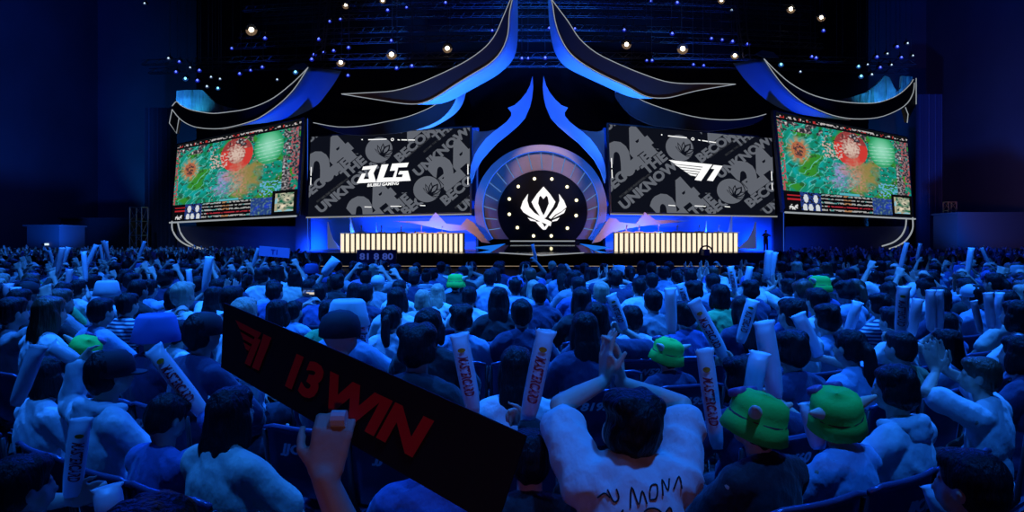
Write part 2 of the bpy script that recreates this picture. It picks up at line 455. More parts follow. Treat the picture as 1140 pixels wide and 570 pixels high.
def logo_right(cv):
    sx = W_/910; sy = H_/495
    t1_logo(lambda ps: cv.poly([((x-40)*sx, (540-y)*sy) for x, y in ps], 2, 4))
def logo_left(cv):
    sx = W_/885; sy = H_/490
    def pl(ps, holes=(), mi=2, ly=4): cv.poly([((x-22)*sx, (548-y)*sy) for x, y in ps], mi, ly, [[((x-22)*sx, (548-y)*sy) for x, y in h] for h in holes])
    pl([(318, 258), (398, 252), (376, 300), (392, 356), (284, 358), (312, 300), (334, 300), (322, 334), (352, 334), (346, 300), (360, 275), (312, 278)])
    pl([(420, 251), (458, 250), (432, 330), (486, 330), (480, 356), (392, 357)])
    pl([(478, 248), (570, 246), (560, 272), (512, 272), (500, 330), (534, 331), (538, 314), (512, 314), (520, 294), (566, 294), (582, 354), (474, 357), (496, 290), (466, 290)])
    cv.text('BILIBILI GAMING', (430-22)*sx, (548-378)*sy, .27, math.radians(2), 2, 4, bold=.03, shear=.2, sx=.98, center=True)
screen('team_screen', 'large screen left of the disc with a white three-letter logo over grey diagonal lettering',
       [(346, 152.5), (523, 142), (523, 236), (343, 240)], 60.5, logo_left)
screen('team_screen', 'large screen right of the disc with a white winged logo over grey diagonal lettering',
       [(677.5, 138.5), (859, 154), (863, 239), (681, 236)], 60.5, logo_right)

# ================================================================== game screens
def lerp3(a, b, t): return tuple(a[i]+(b[i]-a[i])*t for i in range(3))
def sm(a, b, x):
    x = max(0, min(1, (x-a)/(b-a))); return x*x*(3-2*x)
rnd = random.Random(5)
def paint(u, v, k):
    """u right, v down: a busy fantasy battle field seen from above with its status bars"""
    n1 = noise.noise(Vector((u*7+k, v*9, 1.3)))
    n2 = noise.noise(Vector((u*3+4*noise.noise(Vector((u*3, v*3, 9)))+k, v*7+3*n1, 4.1)))
    n3 = noise.noise(Vector((u*60, v*50, 7+k))); n4 = noise.noise(Vector((u*25+k, v*25, 2.7)))
    if v > .80:
        c = (.004, .004, .006)
        if u < .11:
            if .84 < v < .92 and (v*100 % 4) < 1.6 and u > .02: c = (.5, .02, .03)
            if v > .94 and .03 < u < .09 and n3 > -.1: c = (.8, .8, .8)
        elif u < .26:
            c = (.02, .05, .25) if n3 > -.1 else (.01, .01, .02)
            for cx, cy in ((.15, .86), (.22, .86), (.14, .96), (.18, .96), (.23, .96)):
                if ((u-cx)/.016)**2+((v-cy-.01)/.045)**2 < 1: c = (.75, .8, .85)
        elif u < .66:
            row = (v-.80)/.2*5
            if .3 < row % 1 < .7 and n3 > -.18:
                c = (.45, .45, .45) if abs(u-.46) > .03 else (.5, .25, .12)
                if int(row) == 3 and u > .3: c = (.5, .03, .05)
                if n4 > .3: c = (.1, .35, .35)
        elif u < .82: c = (.02+.2*max(0, n3), .06+.35*max(0, n3), .25+.6*max(0, n4))
    elif v < .07+.05*u*0:
        c = (.006, .008, .01)
        if .02 < v < .05 and (n3 > .05): c = (.6, .55, .55) if n4 > -.1 else (.6, .04, .04)
    else:
        c = lerp3((.008, .20, .05), (.006, .42, .40), .5+1.1*n2)
        c = lerp3(c, (.04, .30, .03), sm(.05, .4, n1+.15*n4))
        if n4 > .28: c = lerp3(c, (.02, .07, .03), .7)
        st = math.sin((u*1.6+v)*55+6*n2)
        if u < .55 and st > .93: c = lerp3(c, (.2, .75, .7), .6)
        if n3 > .36 and u > .3: c = (.45, .4, .4) if n4 > 0 else (.03, .03, .04)
        d = math.hypot((u-.13)/.085, (v-.36)/.15)      # orange ring beast
        if d < 1.15:
            c = lerp3(c, (.62, .30, .12), sm(1.15, .6, d)*(.6+.4*math.sin(math.atan2(v-.36, u-.13)*14)))
            if d < .6: c = (.5, .12+.2*abs(n3), .08)
            if d < .45 and n3 > .0: c = (.08, .05, .05)
        d = math.hypot((u-.52)/.13, (v-.26)/.2)
        if d < 1: c = (.72, .05, .04) if (.55 < d and v > .20) else lerp3((.35, .05, .05), (.8, .6, .5), max(0, min(1, 1.3-1.8*d+n3)))
        def zone(cx, cy, rx, ry): return max(0, 1-math.hypot((u-cx)/rx, (v-cy)/ry)+.5*n1+.4*n4)
        if v > .38: c = lerp3(c, (.42, .32, .75), min(1, zone(.42, .58, .10, .2)*1.4)*max(0, .6+.9*n3))
        c = lerp3(c, (.62, .30, .20), min(1, zone(.55, .56, .13, .24)*1.3)*max(0, .7+.7*n3))
        c = lerp3(c, (.34, .26, .08), min(1, zone(.67, .52, .10, .24)*1.2)*max(0, .7+.6*n4))
        d = math.hypot((u-.77)/.11, (v-.23)/.2)
        if d < 1:
            c = lerp3((.05, .5, .22), (.35, .85, .6), sm(1, 0, d))
            if math.sin(v*160+u*20) > .75 and v > .16: c = lerp3(c, (.5, .9, .75), .6)
            if d > .75: c = lerp3(c, (.02, .3, .1), (d-.75)*3)
        if .72 < u < .93 and .62 < v < .78 and n3 > .05: c = (.15, .5, .75)
        if u > .88-.1*v*0 and n4 > -.25: c = lerp3((.03, .03, .04), (.62, .6, .62), max(0, .2+1.3*n3))
        if u > .93 and n3 > .2: c = (.5, .08, .1)
        if u < .03 and n3 > 0: c = (.5, .1, .12)
        if v < .17 and n4 > .02 and (u < .34 or .46 < u < .66): c = lerp3((.03, .03, .04), (.6, .5, .5), max(0, n3*2))
        if .3 < u < .45 and .22 < v < .4 and n3 > .1: c = (.7, .5, .45)
        if .40 < u < .56 and .78 < v: c = (.1, .5, .6)
    if u > .82 and v > .74:
        c = (.004, .004, .005)
        if .84 < u < .975 and .77 < v < .975:
            c = lerp3((.12, .25, .16), (.75, .68, .5), .5+1.5*n4)
            if n3 > .25: c = (.03, .06, .05)
            if u < .86+.0 or v > .955: c = (.3, .6, .7) if n4 > 0 else (.5, .45, .3)
    return c

def game_screen(label, corners, Ys, k, w, h):
    c = [P(x, y, Y) for (x, y), Y in zip(corners, Ys)]
    f = quad_map(c, .02)
    NU, NV = 230, 160
    V = []; cols = []; Fc = []
    for j in range(NV):
        for i in range(NU):
            a, b = i/NU, j/NV; a2, b2 = (i+1)/NU, (j+1)/NV; o = len(V)
            V += [f(a, 1-b, 1), f(a2, 1-b, 1), f(a2, 1-b2, 1), f(a, 1-b2, 1)]; Fc.append((o, o+1, o+2, o+3))
            q = paint(a, b, k); cols += [q]*4
    o = link_mesh('screen_picture', V, Fc, M['game'])
    at = o.data.attributes.new('pixels', 'FLOAT_COLOR', 'POINT')
    at.data.foreach_set('color', [x for q in cols for x in (max(0, q[0])*.8, max(0, q[1])*.8, max(0, q[2])*.8, 1)])
    kids = [o]
    bm = bmesh.new(); e = [(-.015, -.03), (1.015, -.03), (1.015, 1.015), (-.015, 1.015)]
    fr = [bm.verts.new(f(u, v, -1)) for u, v in e]; bk = [bm.verts.new(f(u, v, -1)+Vector((0, .6, 0))) for u, v in e]
    bm.faces.new(fr); bm.faces.new(bk[::-1])
    for i in range(4): bm.faces.new((fr[i], fr[(i+1) % 4], bk[(i+1) % 4], bk[i]))
    kids.append(bm_obj('screen_housing', bm, M['black']))
    bm = bmesh.new(); add_tube(bm, [f(-.01, -.035, 6), f(1.01, -.035, 6)], .08, 6); kids.append(bm_obj('bottom_light_bar', bm, M['led']))
    mid = (c[0]+c[1]+c[2]+c[3])/4
    t = thing('game_screen', label, 'screen', (mid.x, mid.y, min(v.z for v in c)), 0, 'outer screens showing the game')
    adopt(t, kids)
game_screen('bright outer screen on the left showing the green game battle', [(198, 161), (336, 132.5), (329.7, 237), (191.6, 245)], (64, 55.5, 55.5, 64), 0, 14, 8)
game_screen('bright outer screen on the right showing the green game battle', [(863.5, 124.5), (1009.5, 153), (1016, 240.8), (874, 232.8)], (55.5, 64, 64, 55.5), 0, 14, 8)

# curved frames and dark bays under the outer screens
def bay(label, side, lines, wallpx, Y):
    t = thing('screen_base', label, 'screen base', P((wallpx[0]+wallpx[1])/2, 270, Y).to_tuple()[:2]+(ZD,))
    a = P(wallpx[0], 252, Y+.6); b = P(wallpx[1], 250, Y+.6)
    bm = bmesh.new(); add_box(bm, ((a.x+b.x)/2, Y+.8, (ZD+a.z)/2), (b.x-a.x, .3, a.z-ZD)); kids = [bm_obj('back_panel', bm, M['navy'])]
    for l in lines:
        bm = bmesh.new(); add_tube(bm, [P(p[0], p[1], Y) for p in smooth_line([(x, y, 0) for x, y in l])], .07, 6)
        kids.append(bm_obj('curved_frame', bm, M['led']))
    adopt(t, kids)
bay('dark bay with curved white frame lines below the left outer screen', -1,
    [[(191.5, 246), (192, 256), (199, 267), (212, 274.5), (226, 277.5)], [(198, 248), (201, 259), (208, 268.5), (219, 275), (234, 278.5)]], (197, 330), 63)
bay('dark bay with curved white frame lines below the right outer screen', 1,
    [[(1016, 242), (1016, 255), (1010, 266), (1001, 273), (990, 277)], [(1009, 243), (1008, 253), (1003, 263), (994, 270), (982, 274)]], (874, 1012), 63)

# ================================================================== roofs
def mirror(pts, ax): return [(2*ax-x, y) for x, y in pts]
def roof(label, up, low, out, Y, depth, face, soffit, group, extra=None, lit=True, outY=None):
    up = [(p.x, p.y) for p in smooth_line([(a, b, 0) for a, b in up], 3)]
    low = [(p.x, p.y) for p in smooth_line([(a, b, 0) for a, b in low], 3)]
    poly = up+low[::-1]
    c = P(*up[len(up)//2], Y)
    t = thing('roof_eave', label, 'stage roof', c, 0, group)
    pp = [p for i, p in enumerate(poly) if (Vector(p)-Vector(poly[i-1])).length > .05]
    kids = [prism_px('roof_face', pp, Y, .25, face)]
    if lit:
        kids.append(line_px('edge_light', up, Y-.03, .032, M['led'], k=1)); 
        if lit != 'top': kids.append(line_px('edge_light', low, Y-.03, .032, M['led'], k=1))
    if out:
        o = [(p.x, p.y) for p in smooth_line([(a, b, 0) for a, b in out[1]], 3)]
        i0 = [(p.x, p.y) for p in smooth_line([(a, b, 0) for a, b in out[0]], 3)]
        kids.append(band_px('roof_soffit', i0, Y+.05, o, Y+depth, .15, soffit))
    for e in (extra or []): kids.append(e)
    adopt(t, kids); return t
# tall centre eaves
L_up = [(380, 104.6), (412, 103), (438, 101), (461, 94.7), (486.3, 84.2), (510.5, 72.6), (526.3, 63.2), (541, 51.6), (551.6, 37.9), (560, 19), (568, 0), (574, -14)]
L_low = [(380, 104.6), (416.8, 110.5), (450.5, 115.4), (469.5, 114.7), (486.3, 107.4), (507.4, 93.7), (528.4, 81), (545.3, 70.5), (558, 56.8), (565.3, 37.9), (567.4, 12.6), (574, -14)]
L_out = [(452, 116), (486.3, 116.2), (505.3, 110.5), (528.4, 97.9), (549.5, 86.3), (564.2, 74.7), (573.7, 61), (576.5, 37.9), (576.5, 0), (577, -14)]
L_in = [(450.5, 115.4), (469.5, 114.7), (486.3, 107.4), (507.4, 93.7), (528.4, 81), (545.3, 70.5), (558, 56.8), (565.3, 37.9), (567.4, 12.6), (574, -14)]
roof('tall sweeping eave left of centre, charcoal face over a glowing blue soffit', L_up, L_low, (L_in, L_out), 55, 2.6, M['face'], M['soffit'], 'tall eaves above the team screens')
R_up = [(819, 93.7), (785, 93), (761, 93), (740, 90.5), (714.7, 82), (689.5, 71.6), (664.2, 59), (645.3, 43), (632.6, 24), (614.7, 0), (606, -14)]
R_low = [(819, 93.7), (775.8, 101), (746.3, 108.4), (727.4, 108.8), (714.7, 105.3), (697.9, 95.8), (674.7, 85.3), (651.6, 72.6), (634.7, 59), (624.2, 42), (617.9, 23), (614, 0), (606, -14)]
R_in = R_low[3:]
R_out = [(727.4, 109.8), (710.5, 109.8), (693.7, 105.3), (674.7, 96.5), (649.5, 85), (628.4, 73.6), (618, 59), (613.7, 42), (611, 20), (610, 0), (605, -14)]
roof('tall sweeping eave right of centre, charcoal face over a glowing blue soffit', R_up, R_low, (R_in, R_out), 55, 2.6, M['face'], M['soffit'], 'tall eaves above the team screens')
# second-tier eaves just over the team screens
S_up = [(348.7, 136.5), (376, 141.3), (403, 140.2), (428, 135.8), (455, 129.5), (480.5, 119), (496, 108), (508, 100)]
S_low = [(348.7, 136.9), (385, 149.5), (430, 149), (461, 144.5), (482, 137), (495, 128.4), (504, 117.4), (507.4, 109), (508, 100)]
roof('small lower eave above the left team screen with a pale curling blue soffit', S_up, S_low,
     ([(461, 144.5), (482, 137), (495, 128.4), (504, 117.4), (507.4, 109), (508, 100)], [(463, 145), (478, 143), (493, 136), (507.4, 126), (515.5, 114.5), (519, 101)]),
     57.8, 1.5, M['outer_face'], M['soffit'], 'small eaves above the team screens', None, 'top')
S2_up = [(853, 127), (837, 131), (812, 133.5), (780.5, 131.3), (749, 124), (717.4, 113), (700, 102), (692, 97)]
S2_low = [(853, 127.4), (840, 138), (790, 146), (745.8, 141.6), (723.7, 138.4), (701.6, 127.4), (688, 112), (685, 104), (692, 97)]
roof('small lower eave above the right team screen with a pale curling blue soffit', S2_up, S2_low,
     ([(745.8, 141.6), (723.7, 138.4), (701.6, 127.4), (688, 112), (685, 104), (686, 97)], [(746, 142.5), (732, 136.5), (716, 129), (704, 119), (697, 108), (694, 97)]),
     57.8, 1.5, M['outer_face'], M['soffit'], 'small eaves above the team screens', None, 'top')
# outer eaves over the game screens
O_up = [(191.6, 118), (196.4, 113), (201, 117), (211, 121.8), (224.4, 124.7), (238, 126.2), (253.4, 124.7), (270.7, 122.2), (288, 117), (305.5, 108.3), (322.9, 94.7), (334.4, 84), (343, 75)]
O_low = [(191.6, 121.8), (199.3, 131.4), (209, 138.2), (220.5, 142), (238, 143.4), (253.4, 142), (272.7, 137.2), (288, 131.4), (305.5, 119.8), (319, 108.3), (330.6, 94.7), (343, 75)]
O_in = [(238, 143.4), (253.4, 142), (272.7, 137.2), (288, 131.4), (305.5, 119.8), (319, 108.3), (330.6, 94.7), (343, 75)]
O_out = [(250, 144.5), (272, 139.5), (295.8, 136.8), (322.9, 131.4), (340, 124.7), (353.7, 116), (363.4, 104.4), (373, 91), (379.5, 79)]
YO = 54.6
ex = [prism_px('end_fin', [(191.6, 121.8), (188, 137), (196.4, 148.4), (199.3, 131.4)], YO-.02, .4, M['outer_face']),
      line_px('edge_light', [(191.6, 121.8), (188.5, 137), (196.4, 148.4), (199.3, 131.4)], YO-.06, .035, M['led'], k=1),
      prism_px('top_plate', [(320, 76.6), (328.6, 71.6), (338.3, 69.7), (345, 74.5), (338, 76.5)], YO+.6, .3, M['outer_soffit'])]
roof('broad outer eave on the left, black band over a deep blue curved panel', O_up, O_low, (O_in, O_out), YO, 2.2, M['outer_face'], M['outer_soffit'], 'outer eaves above the game screens', ex)
Q_up = [(850.5, 65.3), (863, 78), (880, 92.6), (901, 104.2), (922, 110.5), (947.4, 114.3), (972.6, 114.7), (989.5, 110.5), (1002, 104.2), (1012.6, 94.7), (1016.8, 88.4)]
Q_low = [(850.5, 65.3), (861, 81), (873.7, 96.8), (890.5, 111.6), (906, 120), (926.7, 128.3), (950, 132.3), (976.7, 131), (996.7, 124), (1010, 115), (1016.7, 103), (1018, 92)]
Q_in = [(950, 132.3), (926.7, 128.3), (906, 120), (890.5, 111.6), (873.7, 96.8), (861, 81), (850.5, 65.3)]
Q_out = [(945, 134), (922, 131.5), (895, 128), (870, 121), (848.4, 107.4), (829.5, 88.4), (816.8, 70.5)]
ex = [line_px('edge_light', [(1020, 87), (1020, 116)], YO-.06, .035, M['led'], k=1),
      prism_px('end_fin', [(1014, 107), (1006, 119), (1010, 136), (1019, 118), (1020, 88)], YO+.1, .4, M['outer_face']),
      line_px('edge_light', [(1008, 119.5), (1011, 127), (1010, 136.7)], YO-.06, .035, M['led'], k=1),
      prism_px('top_plate', [(842, 59.5), (848.4, 55.8), (861, 58), (867.4, 63.8), (850, 63)], YO+.6, .3, M['outer_soffit'])]
roof('broad outer eave on the right, black band over a deep blue curved panel', Q_up, Q_low, (Q_in, Q_out), YO, 2.2, M['outer_face'], M['outer_soffit'], 'outer eaves above the game screens', ex)
# lit cloth seen over the outer eaves
M['cloth'] = mat('pale glossy cloth', (0.5, 0.55, 0.6), 0.5, var=(1.0, .95), bump=(1.2, 1, .6, (2.2, 1, .25)))
def cloth(label, pts):
    o = prism_px('lit_cloth', pts, 57.2, .3, M['cloth'])
    t = thing('glowing_cloth_panel', label, 'cloth panel', P(*pts[0], 57.2)); adopt(t, [o])
cloth('cyan-lit cloth rising over the left outer eave', [(196, 128), (196, 101), (208, 100), (225.4, 100), (232, 107), (240, 115), (252, 119), (272, 123), (250, 132), (220, 133)])
cloth('cyan-lit cloth rising over the right outer eave', [(930, 112), (948, 108), (964, 103), (976, 94), (985.3, 84.2), (990, 86), (995, 96), (999, 102), (1003, 98), (1004, 84.5), (1016, 85.3), (1014, 100), (1000, 118), (960, 122)])

# ================================================================== flame ornaments
FL = [(592.8, 84.5), (593.8, 97), (592.6, 108), (590.3, 118), (584.6, 131), (577, 139.5), (566, 149), (554, 158.5), (545, 168), (536.5, 177.7), (529.5, 190), (524.5, 204),
      (523.2, 196), (524.2, 184), (528.5, 172), (534, 163), (541, 154), (549, 147), (557, 141), (564, 135.5), (569, 129), (569.3, 125), (565.7, 119.8), (573, 117), (580, 110.5), (586, 103), (590, 95)]
def flame(label, pts):
    t = thing('flame_ornament', label, 'ornament', P(*pts[12], 58.6), 0, 'flame shaped ornaments above the disc')
    o = prism_px('flame_blade', pts, 58.6, .35, M['flame']); adopt(t, [o])
flame('tall curved blue blade ornament left above the disc', FL)
flame('tall curved blue blade ornament right above the disc', mirror(FL, 599))
def plate(label, pts):
    o = prism_px('plate', pts, 60.0, .25, M['plate']); t = thing('trim_panel', label, 'panel', P(*pts[0], 60)); adopt(t, [o])
pp = [(526.5, 144.5), (534, 146.5), (543, 146), (555, 143.5), (541, 156), (531, 168), (526, 178)]
plate('small lilac grey panel between the left team screen and flame ornament', pp)
plate('small lilac grey panel between the right team screen and flame ornament', mirror(pp, 599.5))

# ================================================================== the disc
t = thing('emblem_disc', 'huge round centrepiece with black disc, bulbs and white lotus emblem', 'disc', P(603, 283, 61))
kids = []
def ell(cx, cy, rx, ry, a0, a1, n=64): return [(cx+rx*math.cos(math.radians(a0+(a1-a0)*i/n)), cy-ry*math.sin(math.radians(a0+(a1-a0)*i/n))) for i in range(n+1)]
YR = 60.6
# outer ring (arch), open at the bottom
a0 = -34
o1 = ell(602, 231, 73.7, 70, a0, 180-a0); i1 = ell(602, 231, 65, 63, a0, 180-a0)
kids.append(prism_px('outer_ring', o1+i1[::-1], YR, .9, M['ring']))
kids.append(line_px('ring_light', ell(602, 231, 64.5, 62.5, a0, 180-a0), YR+.1, .06, M['led_blue'], k=1))
s1 = ell(602, 231.5, 64, 62, a0, 180-a0); s2 = ell(604, 235.5, 50, 46, -42, 222)
kids.append(prism_px('inner_ring', s1+s2[::-1], YR+.45, .4, M['segment']))
for i in range(19):
    a = math.radians(-24+228*i/18)
    p0 = (602+63.5*math.cos(a), 231-61.5*math.sin(a)); p1 = (603.5+(51)*math.cos(a), 235-47*math.sin(a))
    if p0[1] > 266: continue
    kids.append(line_px('spoke_light', [p0, p1], YR+.4, .045, M['led_spoke'], k=1))
kids.append(prism_px('centre_disc', ell(604, 235.5, 50.5, 46.5, -44, 224), YR+.5, .3, M['disc']))
kids.append(line_px('base_light', [(568, 268.4), (640, 268.4)], YR-.6, .06, M['led'], k=1))
bm = bmesh.new(); a = P(563, 269, YR-.5); b = P(645, 269, YR-.5); add_box(bm, ((a.x+b.x)/2, YR-.2, (ZD+a.z)/2), (b.x-a.x, 1.2, a.z-ZD)); kids.append(bm_obj('disc_plinth', bm, M['void']))
for x, y in ((595, 199), (614.3, 199.3), (631.3, 208), (641.7, 222.9), (641.4, 240), (631.7, 254), (613.7, 262.6), (594, 262.6), (576, 253.4), (567, 238.5), (567, 221.5), (577, 207.6)):
    c = P(x, y, YR+.35); bm = bmesh.new()
    bmesh.ops.create_uvsphere(bm, u_segments=10, v_segments=6, radius=.15); bmesh.ops.translate(bm, verts=bm.verts, vec=c)
    bl = bm_obj('bulb', bm, M['bulb']); kids.append(bl)
def EP(pts): return [(540+x/5.18, 180+y/5.18) for x, y in pts]
def mir(pts, ax=337): return [(2*ax-x, y) for x, y in pts]
petal = [(337, 143), (300, 185), (268, 232), (282, 262), (300, 288), (322, 322), (345, 330), (338, 312), (324, 285), (306, 240), (312, 205), (320, 196), (337, 215)]
wing = [(248, 185), (218, 228), (205, 268), (222, 292), (262, 318), (300, 337), (345, 357), (378, 372), (384, 347), (330, 322), (285, 295), (255, 262), (244, 225)]
wing2 = [(426, 185), (455, 225), (470, 262), (444, 285), (405, 306), (380, 330), (368, 322), (392, 290), (416, 262), (430, 225)]
parts = [petal, mir(petal), wing, wing2, [(466, 272), (456, 296), (420, 314), (392, 328), (410, 310), (440, 292)],
         [(245, 322), (292, 338), (296, 346), (262, 340)], [(430, 322), (388, 338), (388, 346), (416, 340)],
         [(292, 345), (322, 345), (336, 362), (348, 392), (334, 392), (312, 370)], [(352, 366), (378, 352), (350, 392), (340, 380)],
         [(330, 240), (345, 240), (340, 315), (334, 300)]]
for p in parts[:9]: kids.append(prism_px('emblem_stroke', EP(p), YR+.38, .08, M['emblem']))
adopt(t, kids)

# ================================================================== mountains and fins behind desks
def cutout(name, label, pts, Y, m, group=None, lid=False):
    t = thing(name, label, 'ornament', P(*pts[0], Y), 0, group); o = prism_px('cutout_panel', pts, Y, .3, m); adopt(t, [o])
MT = [(437, 246.2), (460, 246.3), (477.4, 246.2), (484.8, 236.5), (496.8, 249), (513, 250.7), (519.9, 243.2), (528, 248.4), (540, 265), (546, 271), (536.5, 270), (528, 262), (519, 255.9), (501, 257.4), (483.3, 253.6), (459.5, 248.5)]
cutout('mountain_cutout', 'beige jagged mountain silhouette behind the left desk', MT, 58, M['beige'], 'mountain cutouts')
MT2 = [(768, 245.8), (745, 245), (730, 245), (718, 236.3), (708, 249), (690.5, 247.4), (685.8, 243.2), (678, 243), (668, 258), (659, 271), (668, 269), (679.5, 260), (701.6, 253.7), (722, 251), (739.5, 249)]
cutout('mountain_cutout', 'beige jagged mountain silhouette behind the right desk', MT2, 58, M['beige'], 'mountain cutouts')
def fin(label, x, y0, y1, w, s):
    pts = [(x, y0), (x+s*w*.18, y0+(y1-y0)*.35), (x+s*w*.45, y0+(y1-y0)*.66), (x+s*w, y1-1), (x+s*w, y1), (x, y1)]
    cutout('fin_ornament', label, pts if s > 0 else pts[::-1], 57.5, M['fin'], 'shark fin ornaments behind the desks')
fin('outermost of the three pale fin ornaments at the left desk', 364.5, 247, 277, 13, 1)
fin('middle of the three pale fin ornaments at the left desk', 389.8, 241.7, 277, 16, 1)
fin('innermost of the three pale fin ornaments at the left desk', 418.5, 247.5, 277, 11, 1)
fin('innermost of the three pale fin ornaments at the right desk', 786.8, 245.8, 277, 11, -1)
fin('middle of the three pale fin ornaments at the right desk', 815.3, 240.5, 277, 15, -1)
fin('outermost of the three pale fin ornaments at the right desk', 842, 247, 277, 19, -1)

# ================================================================== desks
M['desk_top'] = mat('white desk top', (.6, .55, .5), .4)
M['mic'] = mat('pale metal', (.6, .6, .62), .35, .5)
def desk(label, x0, x1, ytl, ytr, ybl, ybr, sidel, items):
    Y = 54; a = P(x0, ytl, Y); b = P(x1, ytr, Y)
    zt = P(0, (ytl+ytr)/2, Y).z
    t = thing('team_desk', label, 'desk', ((a.x+b.x)/2, Y, ZD), 0, 'striped team desks')
    bm = bmesh.new(); add_box(bm, ((a.x+b.x)/2, Y+.55, (ZD+zt)/2), (b.x-a.x-.1, .9, zt-ZD-.02)); k = [bm_obj('desk_body', bm, M['black'])]
    bm = bmesh.new(); add_box(bm, ((a.x+b.x)/2, Y+.5, zt+.02), (b.x-a.x+.1, 1.1, .06)); k.append(bm_obj('desk_top', bm, M['desk_top']))
    n = 24
    for i in range(n):
        u = (i+.35)/n; x = a.x+(b.x-a.x)*u
        bm = bmesh.new(); add_box(bm, (x, Y+.02, (ZD+.04+zt-.04)/2), ((b.x-a.x)/n*.58, .12, zt-ZD-.08)); k.append(bm_obj('light_slat', bm, M['slat']))
    adopt(t, k)
    for j, px in enumerate(items):
        x = (px-CX)*(Y+.5)/F; z = zt+.055
        m_ = thing('microphone_stand', 'small microphone on round base, %s from the left on the %s desk' % (ORD[j+1], sidel), 'microphone', (x, Y+.5, z), 0, 'microphones on the team desks')
        bm = bmesh.new(); add_tube(bm, [(0, 0, 0), (0, 0, .06)], [.42, .3], 14); bm_obj('base', bm, M['desk_top'], m_)
        bm = bmesh.new(); add_tube(bm, [(0, 0, .05), (0, 0, .3), (.02, -.03, .45)], .035, 6); bm_obj('gooseneck', bm, M['mic'], m_)
        bm = bmesh.new(); add_tube(bm, [(.02, -.03, .43), (.03, -.05, .5), (.03, -.06, .57)], [.05, .06, .04], 8); bm_obj('capsule', bm, M['mic'], m_)
ORD = ['', 'first', 'second', 'third', 'fourth', 'fifth', 'sixth', 'seventh', 'eighth', 'ninth', 'tenth', 'eleventh', 'twelfth', 'thirteenth', 'fourteenth', 'fifteenth', 'sixteenth', 'seventeenth', 'eighteenth', 'nineteenth', 'twentieth',
       'twenty-first', 'twenty-second', 'twenty-third', 'twenty-fourth', 'twenty-fifth', 'twenty-sixth', 'twenty-seventh', 'twenty-eighth', 'twenty-ninth', 'thirtieth'] + ['thirty-%s' % s for s in ('first', 'second', 'third', 'fourth', 'fifth', 'sixth', 'seventh', 'eighth', 'ninth')] + ['fortieth'] + ['forty-%s' % s for s in ('first', 'second', 'third', 'fourth', 'fifth', 'sixth', 'seventh', 'eighth', 'ninth')] + ['fiftieth']
desk('long desk left of the disc fronted with glowing warm white slats', 379, 517, 260, 259.5, 281, 280, 'left', (402, 424.5, 446.5, 469, 492))
desk('long desk right of the disc fronted with glowing warm white slats', 684, 823, 259, 259, 280, 280, 'right', (697, 711.5, 733, 754, 778, 800))

# ================================================================== side structures
def tower(label, px0, px1, pyt, Y, m, lit=False):
    a = P(px0, pyt, Y); b = P(px1, 283, Y); h = a.z; w = b.x-a.x
    t = thing('truss_tower', label, 'truss tower', ((a.x+b.x)/2, Y, 0))
    bm = bmesh.new()
    for x in (-w/2, w/2):
        for y in (-w/2, w/2): add_tube(bm, [(x, y, 0), (x, y, h)], .05, 5)
    bm_obj('uprights', bm, m, t)
    bm = bmesh.new(); n = max(3, int(h/w)); st = h/n
    for i in range(n+1):
        z = min(i*st, h-.02)+.02
        for p, q in (((-w/2, -w/2), (w/2, -w/2)), ((w/2, -w/2), (w/2, w/2)), ((w/2, w/2), (-w/2, w/2)), ((-w/2, w/2), (-w/2, -w/2))):
            add_tube(bm, [(*p, z), (*q, z)], .035, 4)
            if i < n: add_tube(bm, [(*p, z), (*q, z+st)], .025, 4)
    bm_obj('cross_bracing', bm, m, t)
tower('grey truss tower standing left of the left outer screen', 148, 161, 231, 58, M['grey_truss'])
tower('dim grey truss tower standing right of the right outer screen', 1053, 1062, 225, 58, M['grey_truss'])
def drape(label, px0, px1, pyt, Y, m):
    a = P(px0, pyt, Y); b = P(px1, 283, Y); n = 40; w = b.x-a.x
    bm = bmesh.new(); rows = []
    for z in (0, a.z):
        rows.append([bm.verts.new((a.x+w*i/n, Y+.18*math.sin(i*1.7), z)) for i in range(n+1)]+[bm.verts.new((a.x+w*i/n, Y+.3+.18*math.sin(i*1.7), z)) for i in range(n, -1, -1)])
    k = len(rows[0])
    for i in range(k): bm.faces.new((rows[0][i], rows[0][(i+1) % k], rows[1][(i+1) % k], rows[1][i]))
    bm.faces.new(rows[1])
    tag(bm_obj('side_drape', bm, m), label, 'drape')
drape('tall dark pleated drape left of the left outer screen', 161, 196, 120, 66, M['plate'])
drape('tall dark pleated drape right of the right outer screen', 1022, 1048, 105, 66, M['navy'])
def booth(label, px0, px1, pyt, Y, lamp):
    a = P(px0, pyt, Y); b = P(px1, 283, Y)
    t = thing('dark_booth', label, 'booth', ((a.x+b.x)/2, Y, 0))
    bm = bmesh.new(); add_box(bm, ((a.x+b.x)/2, Y+1.5, a.z/2), (b.x-a.x, 3, a.z)); add_box(bm, ((a.x+b.x)/2, Y+1.4, a.z+.06), (b.x-a.x+.3, 3.3, .12)); k = [bm_obj('booth_body', bm, M['black'])]
    if lamp:
        c = P(*lamp, Y-.1); bm = bmesh.new(); add_box(bm, c, (.25, .1, .14)); k.append(bm_obj('small_lamp', bm, M['lens_white']))
    adopt(t, k)
booth('black booth wall with a small lit lamp at the far left', 30, 66, 252, 50, (52, 272))
booth('wide black booth at the left before the side wall', 68, 146, 244, 61, None)
booth('wide black booth at the far right before the side wall', 1066, 1150, 238, 52, None)

